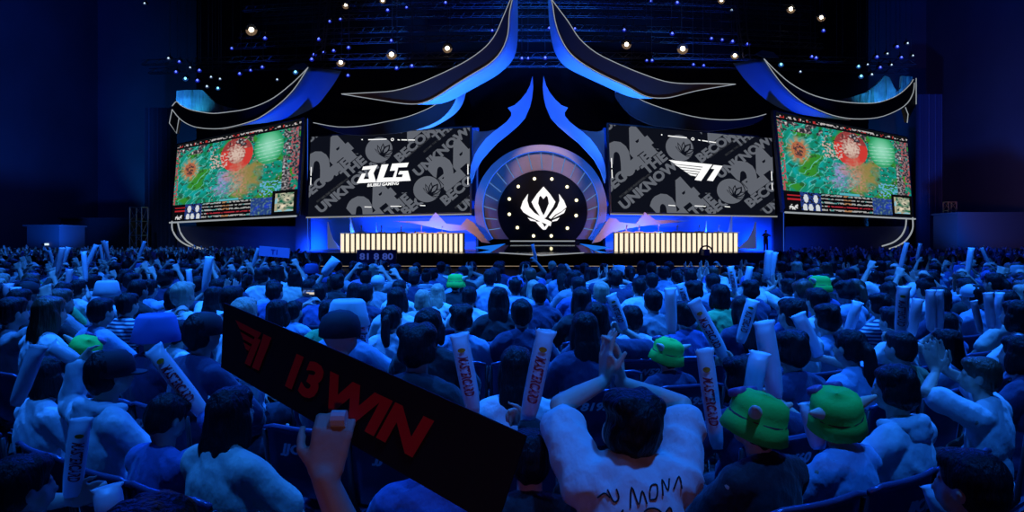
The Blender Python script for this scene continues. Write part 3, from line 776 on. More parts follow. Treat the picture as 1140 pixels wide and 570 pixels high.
# ================================================================== lighting rig
def truss_line(label, x0, x1, Y, z, n, sag=0.0, r=.035):
    t = thing('lighting_truss', label, 'truss', ((x0+x1)/2, Y, z), 0, 'lighting trusses under the ceiling')
    bm = bmesh.new(); h = .45
    def c(u): return Vector((x0+(x1-x0)*u-(x0+x1)/2, sag*((2*u-1)**2), -.0))
    for dy, dz in ((-h/2, 0), (h/2, 0), (0, h)):
        add_tube(bm, [c(i/16)+Vector((0, dy, dz)) for i in range(17)], r, 4)
    bm_obj('chords', bm, M['truss'], t)
    bm = bmesh.new()
    for i in range(n):
        a, b = c(i/n), c((i+1)/n); o1 = Vector((0, -h/2, 0)); o2 = Vector((0, 0, h)); o3 = Vector((0, h/2, 0))
        add_tube(bm, [a+o1, (a+b)/2+o2], r*.7, 3); add_tube(bm, [(a+b)/2+o2, b+o1], r*.7, 3); add_tube(bm, [a+o3, (a+b)/2+o2], r*.7, 3); add_tube(bm, [a+o1, a+o3], r*.7, 3)
    bm_obj('bracing', bm, M['truss'], t)
    for u in (.1, .37, .63, .9): bm = bmesh.new(); p = c(u)+Vector((0, 0, h)); add_tube(bm, [p, Vector((p.x, p.y, 29.99-z))], .02, 4); bm_obj('hanging_cable', bm, M['truss'], t)
tz = [(60, 33), (59, 45), (62, 18), (58.5, 64), (63.5, 8), (61, 2), (59.6, 74)]
for i, (Y, py) in enumerate(tz):
    truss_line('dark lattice truss spanning above the stage, %s from the top' % ORD[[0, 0, 0, 0, 0, 0, 0][i]+{2: 1, 8: 2, 18: 3, 33: 4, 45: 5, 64: 6, 74: 7}[py]], -25 if py < 60 else -33, 28 if py < 60 else 36, Y, ZC+(HY-py)*Y/F, 60, 2.5)
for s, x0 in ((-1, 355), (1, 830)):
    a = P(x0, 66, 57.5); t = thing('angled_truss', 'dark blue-lit truss rising %s of the centre eaves' % ('left' if s < 0 else 'right'), 'truss', a)
    bm = bmesh.new(); q = P(x0-s*(-10), -10, 44)
    for o in ((-.4, 0, 0), (.4, 0, 0), (0, .5, 0)): add_tube(bm, [a+Vector(o), Vector((a.x+s*-1.6, 57, 29.9))+Vector(o)], .06, 4)
    for i in range(22):
        u = i/22; p0 = a.lerp(Vector((a.x+s*-1.6, 57, 29.9)), u); p1 = a.lerp(Vector((a.x+s*-1.6, 57, 29.9)), u+1/22)
        add_tube(bm, [p0+Vector((-.4, 0, 0)), p1+Vector((.4, 0, 0))], .035, 3)
    k = bm_obj('lattice', bm, M['truss']); adopt(t, [k])

def lamp_proto(mkey, r):
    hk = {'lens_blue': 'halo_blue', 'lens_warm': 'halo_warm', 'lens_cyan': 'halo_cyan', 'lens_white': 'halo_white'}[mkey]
    bm = bmesh.new(); add_tube(bm, [(0, 0, .0), (0, .12, .05), (0, .35, .12), (0, .42, .14)], [r*2.3, r*2.4, r*1.8, r*.9], 12)
    body = bm_obj('housing', bm, M['black'])
    bm = bmesh.new(); add_tube(bm, [(-r*1.4, .2, .05), (-r*1.4, .2, r*2.4), (r*1.4, .2, r*2.4), (r*1.4, .2, .05)], .03, 4); add_tube(bm, [(0, .2, r*2.4), (0, .2, r*2.4+.25)], .035, 5)
    yoke = bm_obj('yoke', bm, M['black'])
    bm = bmesh.new(); bmesh.ops.create_uvsphere(bm, u_segments=12, v_segments=6, radius=r); bmesh.ops.scale(bm, verts=bm.verts, vec=(1, .5, 1)); bmesh.ops.translate(bm, verts=bm.verts, vec=(0, -.02, 0))
    lens = bm_obj('lens', bm, M[mkey], smooth=True)
    bm = bmesh.new(); add_tube(bm, [(0, .0, 0), (0, .05, 0)], [r*2.3, r*2.1], 14)  # added emissive disc standing for the glow round the lens
    glow_disc = bm_obj('glow_ring', bm, M[hk])
    return [body, yoke, lens, glow_disc]
LW = [(280, 33.2, 1.5), (385, 6, 1), (379.4, 69.5, 1.1), (436, 60.6, 1.3), (498, 53.7, 1.2), (426, 0.5, .8), (697.5, 49.5, 1.2), (760, 54.3, 1.4), (818, 61.7, 1), (803, 0.5, .9), (880.4, 10, 1.2), (914.3, 19.4, 1.1)]
LB = [(295, 42), (258, 53.5), (266.8, 81.7), (279, 78), (292, 74.3), (199.6, 68.3), (196, 79.7), (222, 78), (219.8, 89.2), (354.6, 43), (349.8, 60.4), (347, 65.6), (360.4, 58), (371.4, 56), (367, 23.5), (379, 21),
      (452.6, 8), (431.6, 11), (496, 2.5), (435.8, 45), (388, 52.6), (387.4, 83.6), (441.5, 75.4), (458.5, 73), (548, 33.7), (581, 64.6), (588, 64.6), (724.8, 1), (754, 2.5), (611.6, 31), (640, 31.6), (695, 33), (748.4, 37),
      (792, 42.5), (804, 44), (815.6, 45.7), (720, 67), (726, 67), (772, 71.6), (783.4, 72.6), (607, 64), (832.6, 48.6), (916.8, 33.7), (903.8, 62.7), (908.6, 64), (980, 74.7), (976.4, 63), (999, 51.6), (1003.6, 63.6)]
LC = [(329, 80), (206.5, 87.3), (242.6, 98), (869.5, 71.6), (955.8, 73.7), (958.7, 84.6)]
LS = [(308.6, 88.4), (187.6, 64.7), (211.7, 75), (230.5, 96), (235, 85.5), (245, 87.6), (161, 3.5), (891, 79.6), (970.7, 82.7), (966, 71.6), (988, 59.6), (1010.5, 48), (1016.4, 61.7), (992.6, 72), (814.5, 11)]
lr = random.Random(3)
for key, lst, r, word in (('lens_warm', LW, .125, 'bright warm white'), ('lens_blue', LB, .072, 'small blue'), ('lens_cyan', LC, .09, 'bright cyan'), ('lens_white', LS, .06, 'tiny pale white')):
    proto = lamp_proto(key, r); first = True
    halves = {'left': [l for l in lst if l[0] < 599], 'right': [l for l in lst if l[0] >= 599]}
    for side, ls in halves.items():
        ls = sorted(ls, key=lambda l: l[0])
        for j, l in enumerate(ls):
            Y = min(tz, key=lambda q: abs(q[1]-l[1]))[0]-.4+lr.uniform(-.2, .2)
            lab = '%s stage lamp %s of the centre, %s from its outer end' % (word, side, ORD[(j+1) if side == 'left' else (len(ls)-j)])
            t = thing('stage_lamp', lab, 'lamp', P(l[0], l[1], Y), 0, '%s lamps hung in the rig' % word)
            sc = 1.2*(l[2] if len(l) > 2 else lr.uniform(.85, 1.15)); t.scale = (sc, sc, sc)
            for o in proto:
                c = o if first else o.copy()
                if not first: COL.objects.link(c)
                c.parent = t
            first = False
            if l[1] < 100:   # its drop rod up to the roof
                bm = bmesh.new(); add_tube(bm, [(0, .2, r*2.4+.2), (0, .2, (29.98-t.location.z)/sc)], .02, 4); bm_obj('drop_rod', bm, M['truss'], t)
# ================================================================== people
M['skin'] = mat('skin', (.62, .42, .33), .55, bump=(60, .2, .004, (1, 1, 1)))
M['skin2'] = mat('light skin', (.72, .52, .42), .5, bump=(60, .2, .004, (1, 1, 1)))
M['hair_black'] = mat('black hair', (.012, .012, .015), .5, bump=(90, 1, .01, (1, 1, .12)), spec=.25)
M['hair_brown'] = mat('brown hair', (.10, .05, .03), .42, bump=(90, .9, .01, (1, 1, .12)), spec=.6)
M['hair_light'] = mat('bleached hair', (.5, .42, .3), .5, bump=(90, .9, .01, (1, 1, .12)))
fb = (16, .45, .03, (1, 1, .55))
SH = {
 'white': ('white', (.82, .84, .86)), 'cream': ('cream', (.7, .66, .55)), 'grey': ('grey', (.35, .36, .4)), 'pale blue': ('pale blue', (.35, .5, .75)),
 'blue': ('blue', (.08, .14, .42)), 'navy': ('navy', (.035, .04, .12)), 'black': ('black', (.015, .015, .02)), 'charcoal': ('charcoal', (.05, .05, .06)),
 'green': ('green', (.12, .6, .2)), 'lilac': ('lilac', (.4, .3, .6)), 'olive': ('olive', (.18, .2, .08))}
for k, (n, c) in SH.items(): M['sh_'+k] = mat(n+' cloth', c, .8, bump=fb, sheen=.2)
M['sh_striped'] = stripes_mat('striped cloth', (.75, .77, .8), (.05, .06, .15), 9)
M['trousers'] = mat('dark trousers', (.03, .035, .06), .85, bump=fb)
M['jeans'] = mat('blue jeans', (.10, .16, .34), .85, bump=fb)
M['hat_green'] = mat('bright green felt', (.05, .85, .08), .8, bump=(80, .3, .004, (1, 1, 1)))
M['hat_brown'] = mat('brown hat band', (.14, .05, .03), .7)
M['ear'] = mat('cream felt ear', (.85, .66, .5), .8)
M['cap_blue'] = mat('blue cap cloth', (.1, .2, .6), .8); M['cap_black'] = mat('black cap cloth', (.02, .02, .03), .8); M['cap_white'] = mat('white cap cloth', (.7, .75, .8), .8)
M['goggle'] = mat('dark goggle', (.03, .01, .08), .15)
M['goggle_rim'] = mat('violet goggle rim', (.25, .12, .3), .4)
M['eye'] = mat('eye white', (.8, .8, .8), .2); M['print'] = mat('black shirt print', (.02, .015, .02), .8)
M['white_wrap'] = mat('white finger tape', (.85, .85, .9), .6)

def cap(bm, p0, p1, r0, r1, n=12, e=4):
    """closed capsule with two radii"""
    p0 = Vector(p0); p1 = Vector(p1); d = (p1-p0)
    if d.length < 1e-5: d = Vector((0, 0, 1e-4))
    dn = d.normalized(); s, t = frame(dn); rings = []
    prof = [(-r0*math.cos(PI/2*i/e), r0*math.sin(PI/2*i/e)) for i in range(1, e+1)]
    prof += [(d.length+r1*math.sin(PI/2*i/e), r1*math.cos(PI/2*i/e)) for i in range(0, e)]
    for a, r in prof: rings.append([bm.verts.new(p0+dn*a+(s*math.cos(2*PI*k/n)+t*math.sin(2*PI*k/n))*r) for k in range(n)])
    for A, B in zip(rings, rings[1:]):
        for k in range(n): bm.faces.new((A[k], A[(k+1) % n], B[(k+1) % n], B[k]))
    a = bm.verts.new(p0-dn*r0); b = bm.verts.new(p1+dn*r1)
    for k in range(n): bm.faces.new((a, rings[0][(k+1) % n], rings[0][k])); bm.faces.new((b, rings[-1][k], rings[-1][(k+1) % n]))

def elli(bm, c, r, rot=(0, 0, 0), n=16):
    g = bmesh.ops.create_uvsphere(bm, u_segments=n, v_segments=max(8, n//2+2), radius=1)
    bmesh.ops.transform(bm, matrix=Matrix.Translation(Vector(c)) @ Euler(rot).to_matrix().to_4x4() @ Matrix.Diagonal((*r, 1)), verts=g['verts'])
    return g['verts']

def fuse(bm, voxel, smooth=4, name='figure'):
    """fuse overlapping closed shapes into one continuous surface"""
    bmesh.ops.recalc_face_normals(bm, faces=bm.faces)
    me = bpy.data.meshes.new(name); bm.to_mesh(me); bm.free()
    o = bpy.data.objects.new(name, me); COL.objects.link(o)
    r = o.modifiers.new('r', 'REMESH'); r.mode = 'VOXEL'; r.voxel_size = voxel; r.use_smooth_shade = True
    if smooth: s = o.modifiers.new('s', 'SMOOTH'); s.factor = .5; s.iterations = smooth
    dg = bpy.context.evaluated_depsgraph_get(); dg.update()
    out = bpy.data.meshes.new_from_object(o.evaluated_get(dg))
    bpy.data.objects.remove(o); bpy.data.meshes.remove(me)
    out.name = name
    out.polygons.foreach_set('use_smooth', [True]*len(out.polygons))
    return out

def ruffle(me, amp, sc, seed=0, streak=None):
    """cloth folds or hair locks as real displacement"""
    nm = [v.normal.copy() for v in me.vertices]
    for v, n in zip(me.vertices, nm):
        c = v.co
        if streak: q = Vector((c.x*streak[0]+seed, c.y*streak[0], c.z*streak[1]))
        else: q = Vector((c.x*sc*1.1+seed+.5*c.z*sc, c.y*sc+.4*c.z*sc, c.z*sc*.45))
        if streak: d = noise.noise(q)
        else:
            a_ = 1-3.2*abs(noise.noise(q)); b_ = 1-3.2*abs(noise.noise(q*2.3+Vector((5, 1, 2)))); d = max(-.25, .30*a_+.28*b_+.2)
        v.co = c+n*amp*d
    me.update()

def hand(bm, W, f, n, curl=.5, side=1, spread=.16, k=1.0):
    """palm, four separate fingers and a thumb; f finger direction, n palm normal"""
    f = f.normalized(); n = (n-f*n.dot(f)).normalized(); s = f.cross(n)*side
    L = [.068, .078, .073, .058]
    for i in range(4):
        o = (1.5-i)*.0205*k
        kn = W+f*.088*k+s*o-n*.004*abs(i-1.5)
        cap(bm, W+f*.012+s*o*.7, kn, .0145*k, .0115*k, 8, 3)
        ang = 0; p = kn; d0 = (f+s*spread*(1.5-i)*.5).normalized()
        for j, fr in enumerate((.45, .32, .25)):
            ang += curl*(.9 if j else .7)
            d = d0*math.cos(ang)+n*math.sin(ang); q = p+d*L[i]*fr*k*1.12
            cap(bm, p, q, (.0098-.0009*j)*k, (.0092-.0010*j)*k, 8, 3); p = q
    b = W+f*.022*k+s*.026*k
    d = (f*.62+s*.75+n*.25).normalized(); q = b+d*.042*k; cap(bm, b, q, .0145*k, .0118*k, 8, 3)
    d = (f*.85+s*.25+n*(.25+.4*curl)).normalized(); q2 = q+d*.032*k; cap(bm, q, q2, .0112*k, .010*k, 8, 3)
    cap(bm, q2, q2+(d+n*.2*curl).normalized()*.024*k, .0098*k, .0082*k, 8, 3)

def ik(S, T, l1, l2, hint):
    d = T-S; D = min(d.length, (l1+l2)*.985); d = d.normalized()
    T = S+d*D; a = (l1*l1-l2*l2+D*D)/(2*D); h = math.sqrt(max(0, l1*l1-a*a))
    p = (hint-d*hint.dot(d)).normalized()
    return S+d*a+p*h, T

HEADC = Vector((0, .035, 1.245))
REST = {1: Vector((.13, .30, .66)), -1: Vector((-.13, .30, .66))}
def body_meshes(pose):
    """pose: dict(R=target or None, L=..., curlR, curlL, nR, nL, fR, fL, sleeve 'short'|'long', tilt (x,y,z), voxel, stand)"""
    vx = pose.get('voxel', .012)
    sk = bmesh.new(); st = bmesh.new(); tr = bmesh.new()
    lean = pose.get('lean', 0)
    def T(v):
        v = Vector(v); k = max(0, v.z-.55); return Vector((v.x+pose.get('sway', 0)*k, v.y+lean*k, v.z))
    # torso
    elli(sk, T((0, -.02, .90)), (.155, .10, .20)); elli(sk, T((0, 0, .68)), (.14, .11, .17)); elli(sk, (0, .0, .54), (.165, .13, .11))
    cap(sk, T((-.14, -.015, 1.02)), T((.14, -.015, 1.02)), .06, .06)
    cap(sk, T((0, -.012, 1.03)), T((0, .022, 1.17)), .056, .052)
    for s in (-1, 1): cap(sk, T((0, -.02, 1.09)), T((s*.15, -.02, 1.035)), .045, .045)
    g = .019
    elli(st, T((0, -.02, .90)), (.155+g+.005, .10+g, .20+g)); elli(st, T((0, 0, .70)), (.15+g, .115+g, .19+g)); elli(st, (0, .0, .57), (.172+g, .14+g, .10))
    cap(st, T((-.145, -.015, 1.02)), T((.145, -.015, 1.02)), .06+g, .06+g)
    for s in (-1, 1): cap(st, T((0, -.02, 1.078)), T((s*.15, -.02, 1.035)), .045+g*.9, .045+g*.9)
    # head
    hc = T(HEADC)+Vector(pose.get('headoff', (0, 0, 0))); R = Euler(pose.get('tilt', (0, 0, 0)))
    rm = R.to_matrix()
    def H(v): return hc+rm @ Vector(v)
    for c, r in (((0, -.012, .022), (.074, .093, .092)), ((0, .028, -.03), (.062, .062, .075)), ((0, .045, -.078), (.034, .033, .026)),
                 ((.048, .035, -.03), (.022, .03, .045)), ((-.048, .035, -.03), (.022, .03, .045)), ((0, .074, .018), (.05, .014, .012)),
                 ((0, .09, -.058), (.024, .01, .007)), ((0, .088, -.07), (.021, .01, .008)),
                 ((.079, -.005, -.012), (.010, .020, .032)), ((-.079, -.005, -.012), (.010, .020, .032))):
        elli(sk, H(c), r, tuple(R))
    cap(sk, H((0, .082, .012)), H((0, .104, -.032)), .009, .013, 8, 3)
    cap(sk, H((0, -.02, -.06)), T((0, .015, 1.12)), .054, .054)
    # arms
    for s, key in ((1, 'R'), (-1, 'L')):
        S = T((s*.185, -.015, 1.02)); tg = pose.get(key)
        if pose.get('stand') and tg is None: tg = (s*.26, .06, .52)
        tgt = Vector(tg) if tg is not None else REST[s]
        hint = Vector(pose.get('hint'+key, (s*.9, .2, -.5 if tg is None or tgt.z < 1.0 else -.1)))
        E, Wp = ik(S, tgt, .285, .255, hint)
        pose['W'+key] = Wp
        cap(sk, S, E, .048, .037); cap(sk, E, E.lerp(Wp, .45), .038, .036); cap(sk, E.lerp(Wp, .4), Wp, .036, .025)
        f = Vector(pose['f'+key]) if 'f'+key in pose else (Wp-E).normalized()
        n = Vector(pose.get('n'+key, (-s*.7, .7, 0) if tg is not None else (0, .1, -1)))
        hand(sk, Wp, f, n, pose.get('curl'+key, .35), pose.get('side'+key, s), k=pose.get('hk', 1.12))
        if pose.get('sleeve', 'short') == 'short':
            e = S.lerp(E, .72); cap(st, S+Vector((-s*.03, 0, .0)), e, .048+g+.006, .037+g+.018)
        elif pose['sleeve'] == 'long':
            cap(st, S+Vector((-s*.03, 0, 0)), E, .048+g+.004, .037+g+.004); cap(st, E, E.lerp(Wp, .93), .037+g+.004, .03+g)
    # legs
    for s in (-1, 1):
        if pose.get('stand'):
            hp, kn, an, toe = Vector((s*.09, 0, .52)), Vector((s*.10, .03, .10)), Vector((s*.10, 0, -.32)), Vector((s*.11, .14, -.36))
        else:
            hp, kn, an, toe = Vector((s*.09, .0, .53)), Vector((s*.13, .42, .52)), Vector((s*.13, .44, .10)), Vector((s*.14, .58, .045))
        cap(sk, hp, kn, .085, .056); cap(sk, kn, kn.lerp(an, .4), .056, .054); cap(sk, kn.lerp(an, .35), an, .054, .038); cap(sk, an, toe, .042, .032)
        cap(sk, an, an+Vector((0, -.04, -.03)), .04, .03)
        cap(tr, hp, kn, .10, .072); cap(tr, kn, kn.lerp(an, .88), .072, .06)
    elli(tr, (0, 0, .545), (.185, .148, .11))
    b = fuse(sk, vx, 2, 'body'); sh = fuse(st, max(vx, .013), 3, 'shirt'); ruffle(sh, pose.get('fold', .015), 6, pose.get('seed', 1))
    t = fuse(tr, .02, 2, 'trousers'); ruffle(t, .006, 9, 2)
    return dict(body=b, shirt=sh, trousers=t, hc=hc, rot=R, pose=pose)

# ---- hair, in head space (origin at the head centre)
def hair_mesh(kind, seed=0, vox=.010):
    bm = bmesh.new(); streak = (34, 7)
    elli(bm, (0, -.022, .034), (.089, .102, .092))
    elli(bm, (0, -.045, -.005), (.084, .078, .085))
    if kind in ('short', 'crew', 'mop'):
        elli(bm, (0, .035, .078), (.070, .058, .040))
        elli(bm, (0, -.06, -.045), (.058, .045, .045))
        if kind == 'mop':
            for s in (-1, 1): elli(bm, (s*.045, -.01, .085), (.06, .08, .045), (0, s*.3, 0)); elli(bm, (s*.062, -.03, -.01), (.036, .06, .06))
    if kind in ('long', 'half', 'twin'):
        elli(bm, (0, .03, .075), (.070, .06, .04))
        elli(bm, (0, -.075, -.07), (.088, .05, .12)); elli(bm, (0, -.095, -.17), (.10, .045, .15))
        if kind != 'half': elli(bm, (0, -.10, -.28), (.085, .035, .12)); cap(bm, (.03, -.1, -.3), (.045, -.1, -.42), .03, .012); cap(bm, (-.03, -.1, -.3), (-.02, -.1, -.43), .035, .012)
        for s in (-1, 1): elli(bm, (s*.078, -.01, -.06), (.022, .045, .10))
    if kind == 'bob':
        elli(bm, (0, .03, .075), (.070, .06, .04)); elli(bm, (0, -.05, -.06), (.094, .065, .085))
        for s in (-1, 1): elli(bm, (s*.076, .01, -.05), (.026, .05, .075))
    if kind == 'pony':
        elli(bm, (0, .03, .07), (.07, .06, .04)); elli(bm, (0, -.125, .015), (.03, .035, .03)); cap(bm, (0, -.14, .0), (0, -.15, -.12), .036, .042); cap(bm, (0, -.15, -.12), (.01, -.13, -.26), .042, .012)
    if kind == 'bun':
        elli(bm, (0, .03, .07), (.07, .06, .04)); elli(bm, (0, -.07, .115), (.045, .045, .042))
    me = fuse(bm, vox, 3, 'hair'); ruffle(me, .009 if kind != 'crew' else .003, 1, seed, streak=streak if kind != 'mop' else (26, 14))
    return me
HAIR = {k: [hair_mesh(k, i*11.3) for i in range(2)] for k in ('short', 'mop', 'long', 'half', 'bob', 'pony', 'bun', 'crew')}
HAIRW = {'short': 'short', 'mop': 'tousled', 'long': 'long straight', 'half': 'shoulder-length', 'bob': 'bobbed', 'pony': 'ponytailed', 'bun': 'top-knotted', 'crew': 'cropped'}

# ---- headwear, parts returned as meshes
def lathe(prof, n=28, sx=1, sy=1):
    bm = bmesh.new(); R = []
    for r, z in prof: R.append([bm.verts.new((r*math.cos(2*PI*i/n)*sx, r*math.sin(2*PI*i/n)*sy, z)) for i in range(n)])
    for a, b in zip(R, R[1:]):
        for i in range(n): bm.faces.new((a[i], a[(i+1) % n], b[(i+1) % n], b[i]))
    bm.faces.new(R[0][::-1]); bm.faces.new(R[-1]); return bm
def to_mesh(bm, m, name, smooth=True):
    bmesh.ops.recalc_face_normals(bm, faces=bm.faces); me = bpy.data.meshes.new(name); bm.to_mesh(me); bm.free(); me.materials.append(m)
    if smooth: me.polygons.foreach_set('use_smooth', [True]*len(me.polygons))
    return me
def bucket_parts():
    bm = lathe([(.118, -.028), (.132, -.045), (.137, -.040), (.122, .02), (.113, .030), (.113, .07), (.104, .105), (.07, .128), (.001, .134), (.001, .127), (.06, .12), (.098, .098), (.106, .02), (.110, .0), (.114, -.022)], 32, 1.0, 1.06)
    crown = to_mesh(bm, M['hat_green'], 'hat_crown'); ruffle(crown, .010, 9, 3)
    bm = lathe([(.1155, .018), (.1195, .016), (.1185, .036), (.1145, .036)], 32, 1.0, 1.06); band = to_mesh(bm, M['hat_brown'], 'hat_band')
    ears = []
    for s in (-1, 1):
        bm = bmesh.new(); cap(bm, (s*.095, -.03, .07), (s*.168, -.05, .105), .033, .012); e = fuse(bm, .006, 3, 'hat_ear'); e.materials.append(M['ear']); ears.append(e)
    gs = []
    for s in (-1, 1):
        bm = bmesh.new(); c = Vector((s*.048, .088, .095)); d = Vector((s*.1, .5, .8)).normalized()
        add_tube(bm, [c, c+d*.012, c+d*.03, c+d*.034], [.038, .042, .038, .030], 16); gs.append(to_mesh(bm, M['goggle_rim'], 'goggle', True))
    return [('hat_crown', crown), ('hat_band', band), ('hat_ear', ears[0]), ('hat_ear', ears[1]), ('goggle', gs[0]), ('goggle', gs[1])]
def cap_parts(m):
    bm = lathe([(.098, -.005), (.104, .0), (.102, .05), (.088, .09), (.05, .118), (.001, .127), (.001, .121), (.05, .11), (.085, .08), (.096, .04)], 24, .95, 1.08)
    a = to_mesh(bm, m, 'cap_crown')
    bm = bmesh.new(); n = 12; up = []; lo = []
    ring = [(.085*math.cos(PI*i/n), .085*math.sin(PI*i/n)+.02) for i in range(n+1)]; out = [(.088*math.cos(PI*i/n), .085+.085*math.sin(PI*i/n)) for i in range(n+1)]
    def lay(z): return [bm.verts.new((x, y, z+.0)) for x, y in ring], [bm.verts.new((x, y, z-.012)) for x, y in out]
    a1, b1 = lay(.012); a2, b2 = lay(.006)
    for i in range(n):
        bm.faces.new((a1[i], b1[i], b1[i+1], a1[i+1])); bm.faces.new((a2[i], a2[i+1], b2[i+1], b2[i])); bm.faces.new((b1[i], b2[i], b2[i+1], b1[i+1])); bm.faces.new((a1[i], a1[i+1], a2[i+1], a2[i]))
    bm.faces.new((a1[0], a2[0], b2[0], b1[0])); bm.faces.new((a1[-1], b1[-1], b2[-1], a2[-1]))
    return [('cap_crown', a), ('cap_brim', to_mesh(bm, m, 'cap_brim', False))]
def plain_bucket(m):
    bm = lathe([(.118, -.03), (.136, -.045), (.14, -.04), (.122, .03), (.108, .10), (.09, .12), (.001, .128), (.001, .122), (.085, .112), (.102, .09), (.112, .02)], 28, 1, 1.05)
    a = to_mesh(bm, m, 'hat_crown'); ruffle(a, .005, 20, 5); return [('hat_crown', a)]
HATS = {'green hat': bucket_parts(), 'blue cap': cap_parts(M['cap_blue']), 'black cap': cap_parts(M['cap_black']), 'white cap': cap_parts(M['cap_white']), 'blue bucket hat': plain_bucket(M['cap_blue']), 'white bucket hat': plain_bucket(M['cap_white'])}

SLOTTED = {}
def part_obj(name, me, m, parent, mw=None):
    if not me.materials: me.materials.append(m)
    o = bpy.data.objects.new(name, me); COL.objects.link(o); o.parent = parent
    if me.materials[0] != m: o.material_slots[0].link = 'OBJECT'; o.material_slots[0].material = m
    if mw is not None: o.matrix_local = mw
    return o

_bm_cache = {}
def get_body(key, pose):
    if key not in _bm_cache: _bm_cache[key] = body_meshes(pose)
    return _bm_cache[key]

def make_person(name, label, x, y, rz, sc, bodykey, pose, hair, haircol, shirt, hat=None, group=None, legs='trousers', skin='skin', z=0, hidx=0):
    B = get_body(bodykey, pose)
    r = thing(name, label, 'person', (x, y, z), rz, group); r.scale = (sc, sc, sc)
    part_obj('body', B['body'], M[skin], r)
    part_obj('shirt', B['shirt'], M['sh_'+shirt], r); part_obj('trousers', B['trousers'], M[legs], r)
    hm = Matrix.Translation(B['hc']) @ B['rot'].to_matrix().to_4x4()
    if hair: part_obj('hair', HAIR[hair][hidx], M['hair_'+haircol], r, hm)
    if hat:
        for nm, me in HATS[hat]: part_obj(nm, me, me.materials[0], r, hm)
    return r, B

# ---- chairs
M['chair_frame'] = mat('dark chair metal', (.05, .05, .06), .35, .6); M['chair_pad'] = mat('dark blue chair pad', (.03, .035, .09), .7, bump=(50, .3, .003, (1, 1, 1)))
M['chair_text'] = mat('pale seat number', (.3, .32, .4), .6)
def rbox(c, s, m, name, bev=.02, rot=None, seg=2):
    bm = bmesh.new(); add_box(bm, c, s, rot); bmesh.ops.bevel(bm, geom=bm.edges[:], offset=bev, segments=seg, affect='EDGES'); return to_mesh(bm, m, name, False)
CH = {}
CH['seat'] = rbox((0, .06, .43), (.44, .42, .06), M['chair_pad'], 'seat')
bm = bmesh.new(); n = 8; rows = []
for zz, yy in ((.56, -.20), (.66, -.215), (.78, -.235), (.87, -.25), (.905, -.258)):
    rows.append((zz, yy))
G = []
for zz, yy in rows: G.append([bm.verts.new((-.235+.47*i/n, yy+.03*math.cos(PI*(i/n-.5))*-1+.02, zz-(.015 if i in (0, n) and zz > .9 else 0))) for i in range(n+1)])
for a, b in zip(G, G[1:]):
    for i in range(n): bm.faces.new((a[i], a[i+1], b[i+1], b[i]))
sol = bmesh.ops.solidify(bm, geom=bm.faces[:], thickness=.035)
CH['backrest'] = to_mesh(bm, M['chair_pad'], 'backrest')
def tube_mesh(lines, r, m, name):
    bm = bmesh.new()
    for l in lines: add_tube(bm, l, r, 6)
    return to_mesh(bm, m, name)
CH['legs'] = [tube_mesh([[(s*.2, yy, .41), (s*.21, yy2, .012), (s*.21, yy2, 0)]], .012, M['chair_frame'], 'leg') for s in (-1, 1) for yy, yy2 in ((.22, .26), (-.13, -.2))]
CH['posts'] = [tube_mesh([[(s*.21, -.10, .42), (s*.235, -.2, .56), (s*.242, -.24, .88)]], .013, M['chair_frame'], 'back_post') for s in (-1, 1)]
CH['highlight'] = tube_mesh([[(-.235+.47*i/8, -.258+.03*math.cos(PI*(i/8-.5))*-1+.012, .908-(.015 if i in (0, 8) else 0)) for i in range(9)]], .011, mat('satin blue edge highlight', (.12, .14, .3), .3, .4), 'edge_highlight')  # paler tube added as the lit highlight along the backrest edge
_num = {}
def num_mesh(s):
    if s not in _num:
        vs, fs, w = text2d(s, .03, .25); k = .046/.7; W = w*1.35
        me = bpy.data.meshes.new('seat_number')
        V = []
        for x, yv in vs:
            X = (x*1.35-W/2)*k; i = max(-1, min(1, X/.235)); V.append((X, -.256-.03*math.cos(PI*i/2)+.0, .80+yv*k))
        V2 = V+[(a, b-.004, c) for a, b, c in V]; nn = len(V)
        me.from_pydata([(a, b-.018-(c-.80)*.16, c) for a, b, c in V2], [], fs+[tuple(nn+i for i in f) for f in fs]); me.materials.append(M['chair_text']); _num[s] = me
    return _num[s]
def make_chair(label, x, y, rz, number=None, group=None, detail=True):
    r = thing('stacking_chair', label, 'chair', (x, y, 0), rz, group)
    part_obj('seat', CH['seat'], M['chair_pad'], r); b = part_obj('backrest', CH['backrest'], M['chair_pad'], r)
    if detail:
        part_obj('edge_highlight', CH['highlight'], CH['highlight'].materials[0], r)
        for q in CH['legs']: part_obj('leg', q, M['chair_frame'], r)
        for q in CH['posts']: part_obj('back_post', q, M['chair_frame'], r)
    if number: part_obj('seat_number', num_mesh(number), M['chair_text'], b)
    return r

# ---- inflated cheering sticks
M['stick'] = mat('white inflated plastic', (.78, .80, .88), .35)
M['stick_pink'] = mat('pinkish inflated plastic', (.75, .5, .55), .35)
M['stick_red'] = mat('red stick lettering', (.55, .03, .05), .5); M['stick_dot'] = mat('orange stick dot', (.95, .35, .02), .5)
def stick_mesh():
    bm = bmesh.new(); n = 16; R = []
    prof = [(0, .62, .18), (.015, .60, .12), (.05, .75, .6), (.10, .86, .85), (.3, 1, 1), (.6, 1.04, 1.04), (.85, 1.02, .95), (.92, .98, .6), (.965, 1.12, .25), (1.0, 1.2, .10)]
    for z, a, b in prof: R.append([bm.verts.new((a*math.cos(2*PI*i/n)*.038, b*math.sin(2*PI*i/n)*.038, z*.62+(.012*math.sin(i*2.6) if z == 1.0 else 0))) for i in range(n)])
    for a, b in zip(R, R[1:]):
        for i in range(n): bm.faces.new((a[i], a[(i+1) % n], b[(i+1) % n], b[i]))
    bm.faces.new(R[0][::-1]); bm.faces.new(R[-1]); me = to_mesh(bm, M['stick'], 'tube'); ruffle(me, .0025, 25, 4); return me
STICK = stick_mesh()
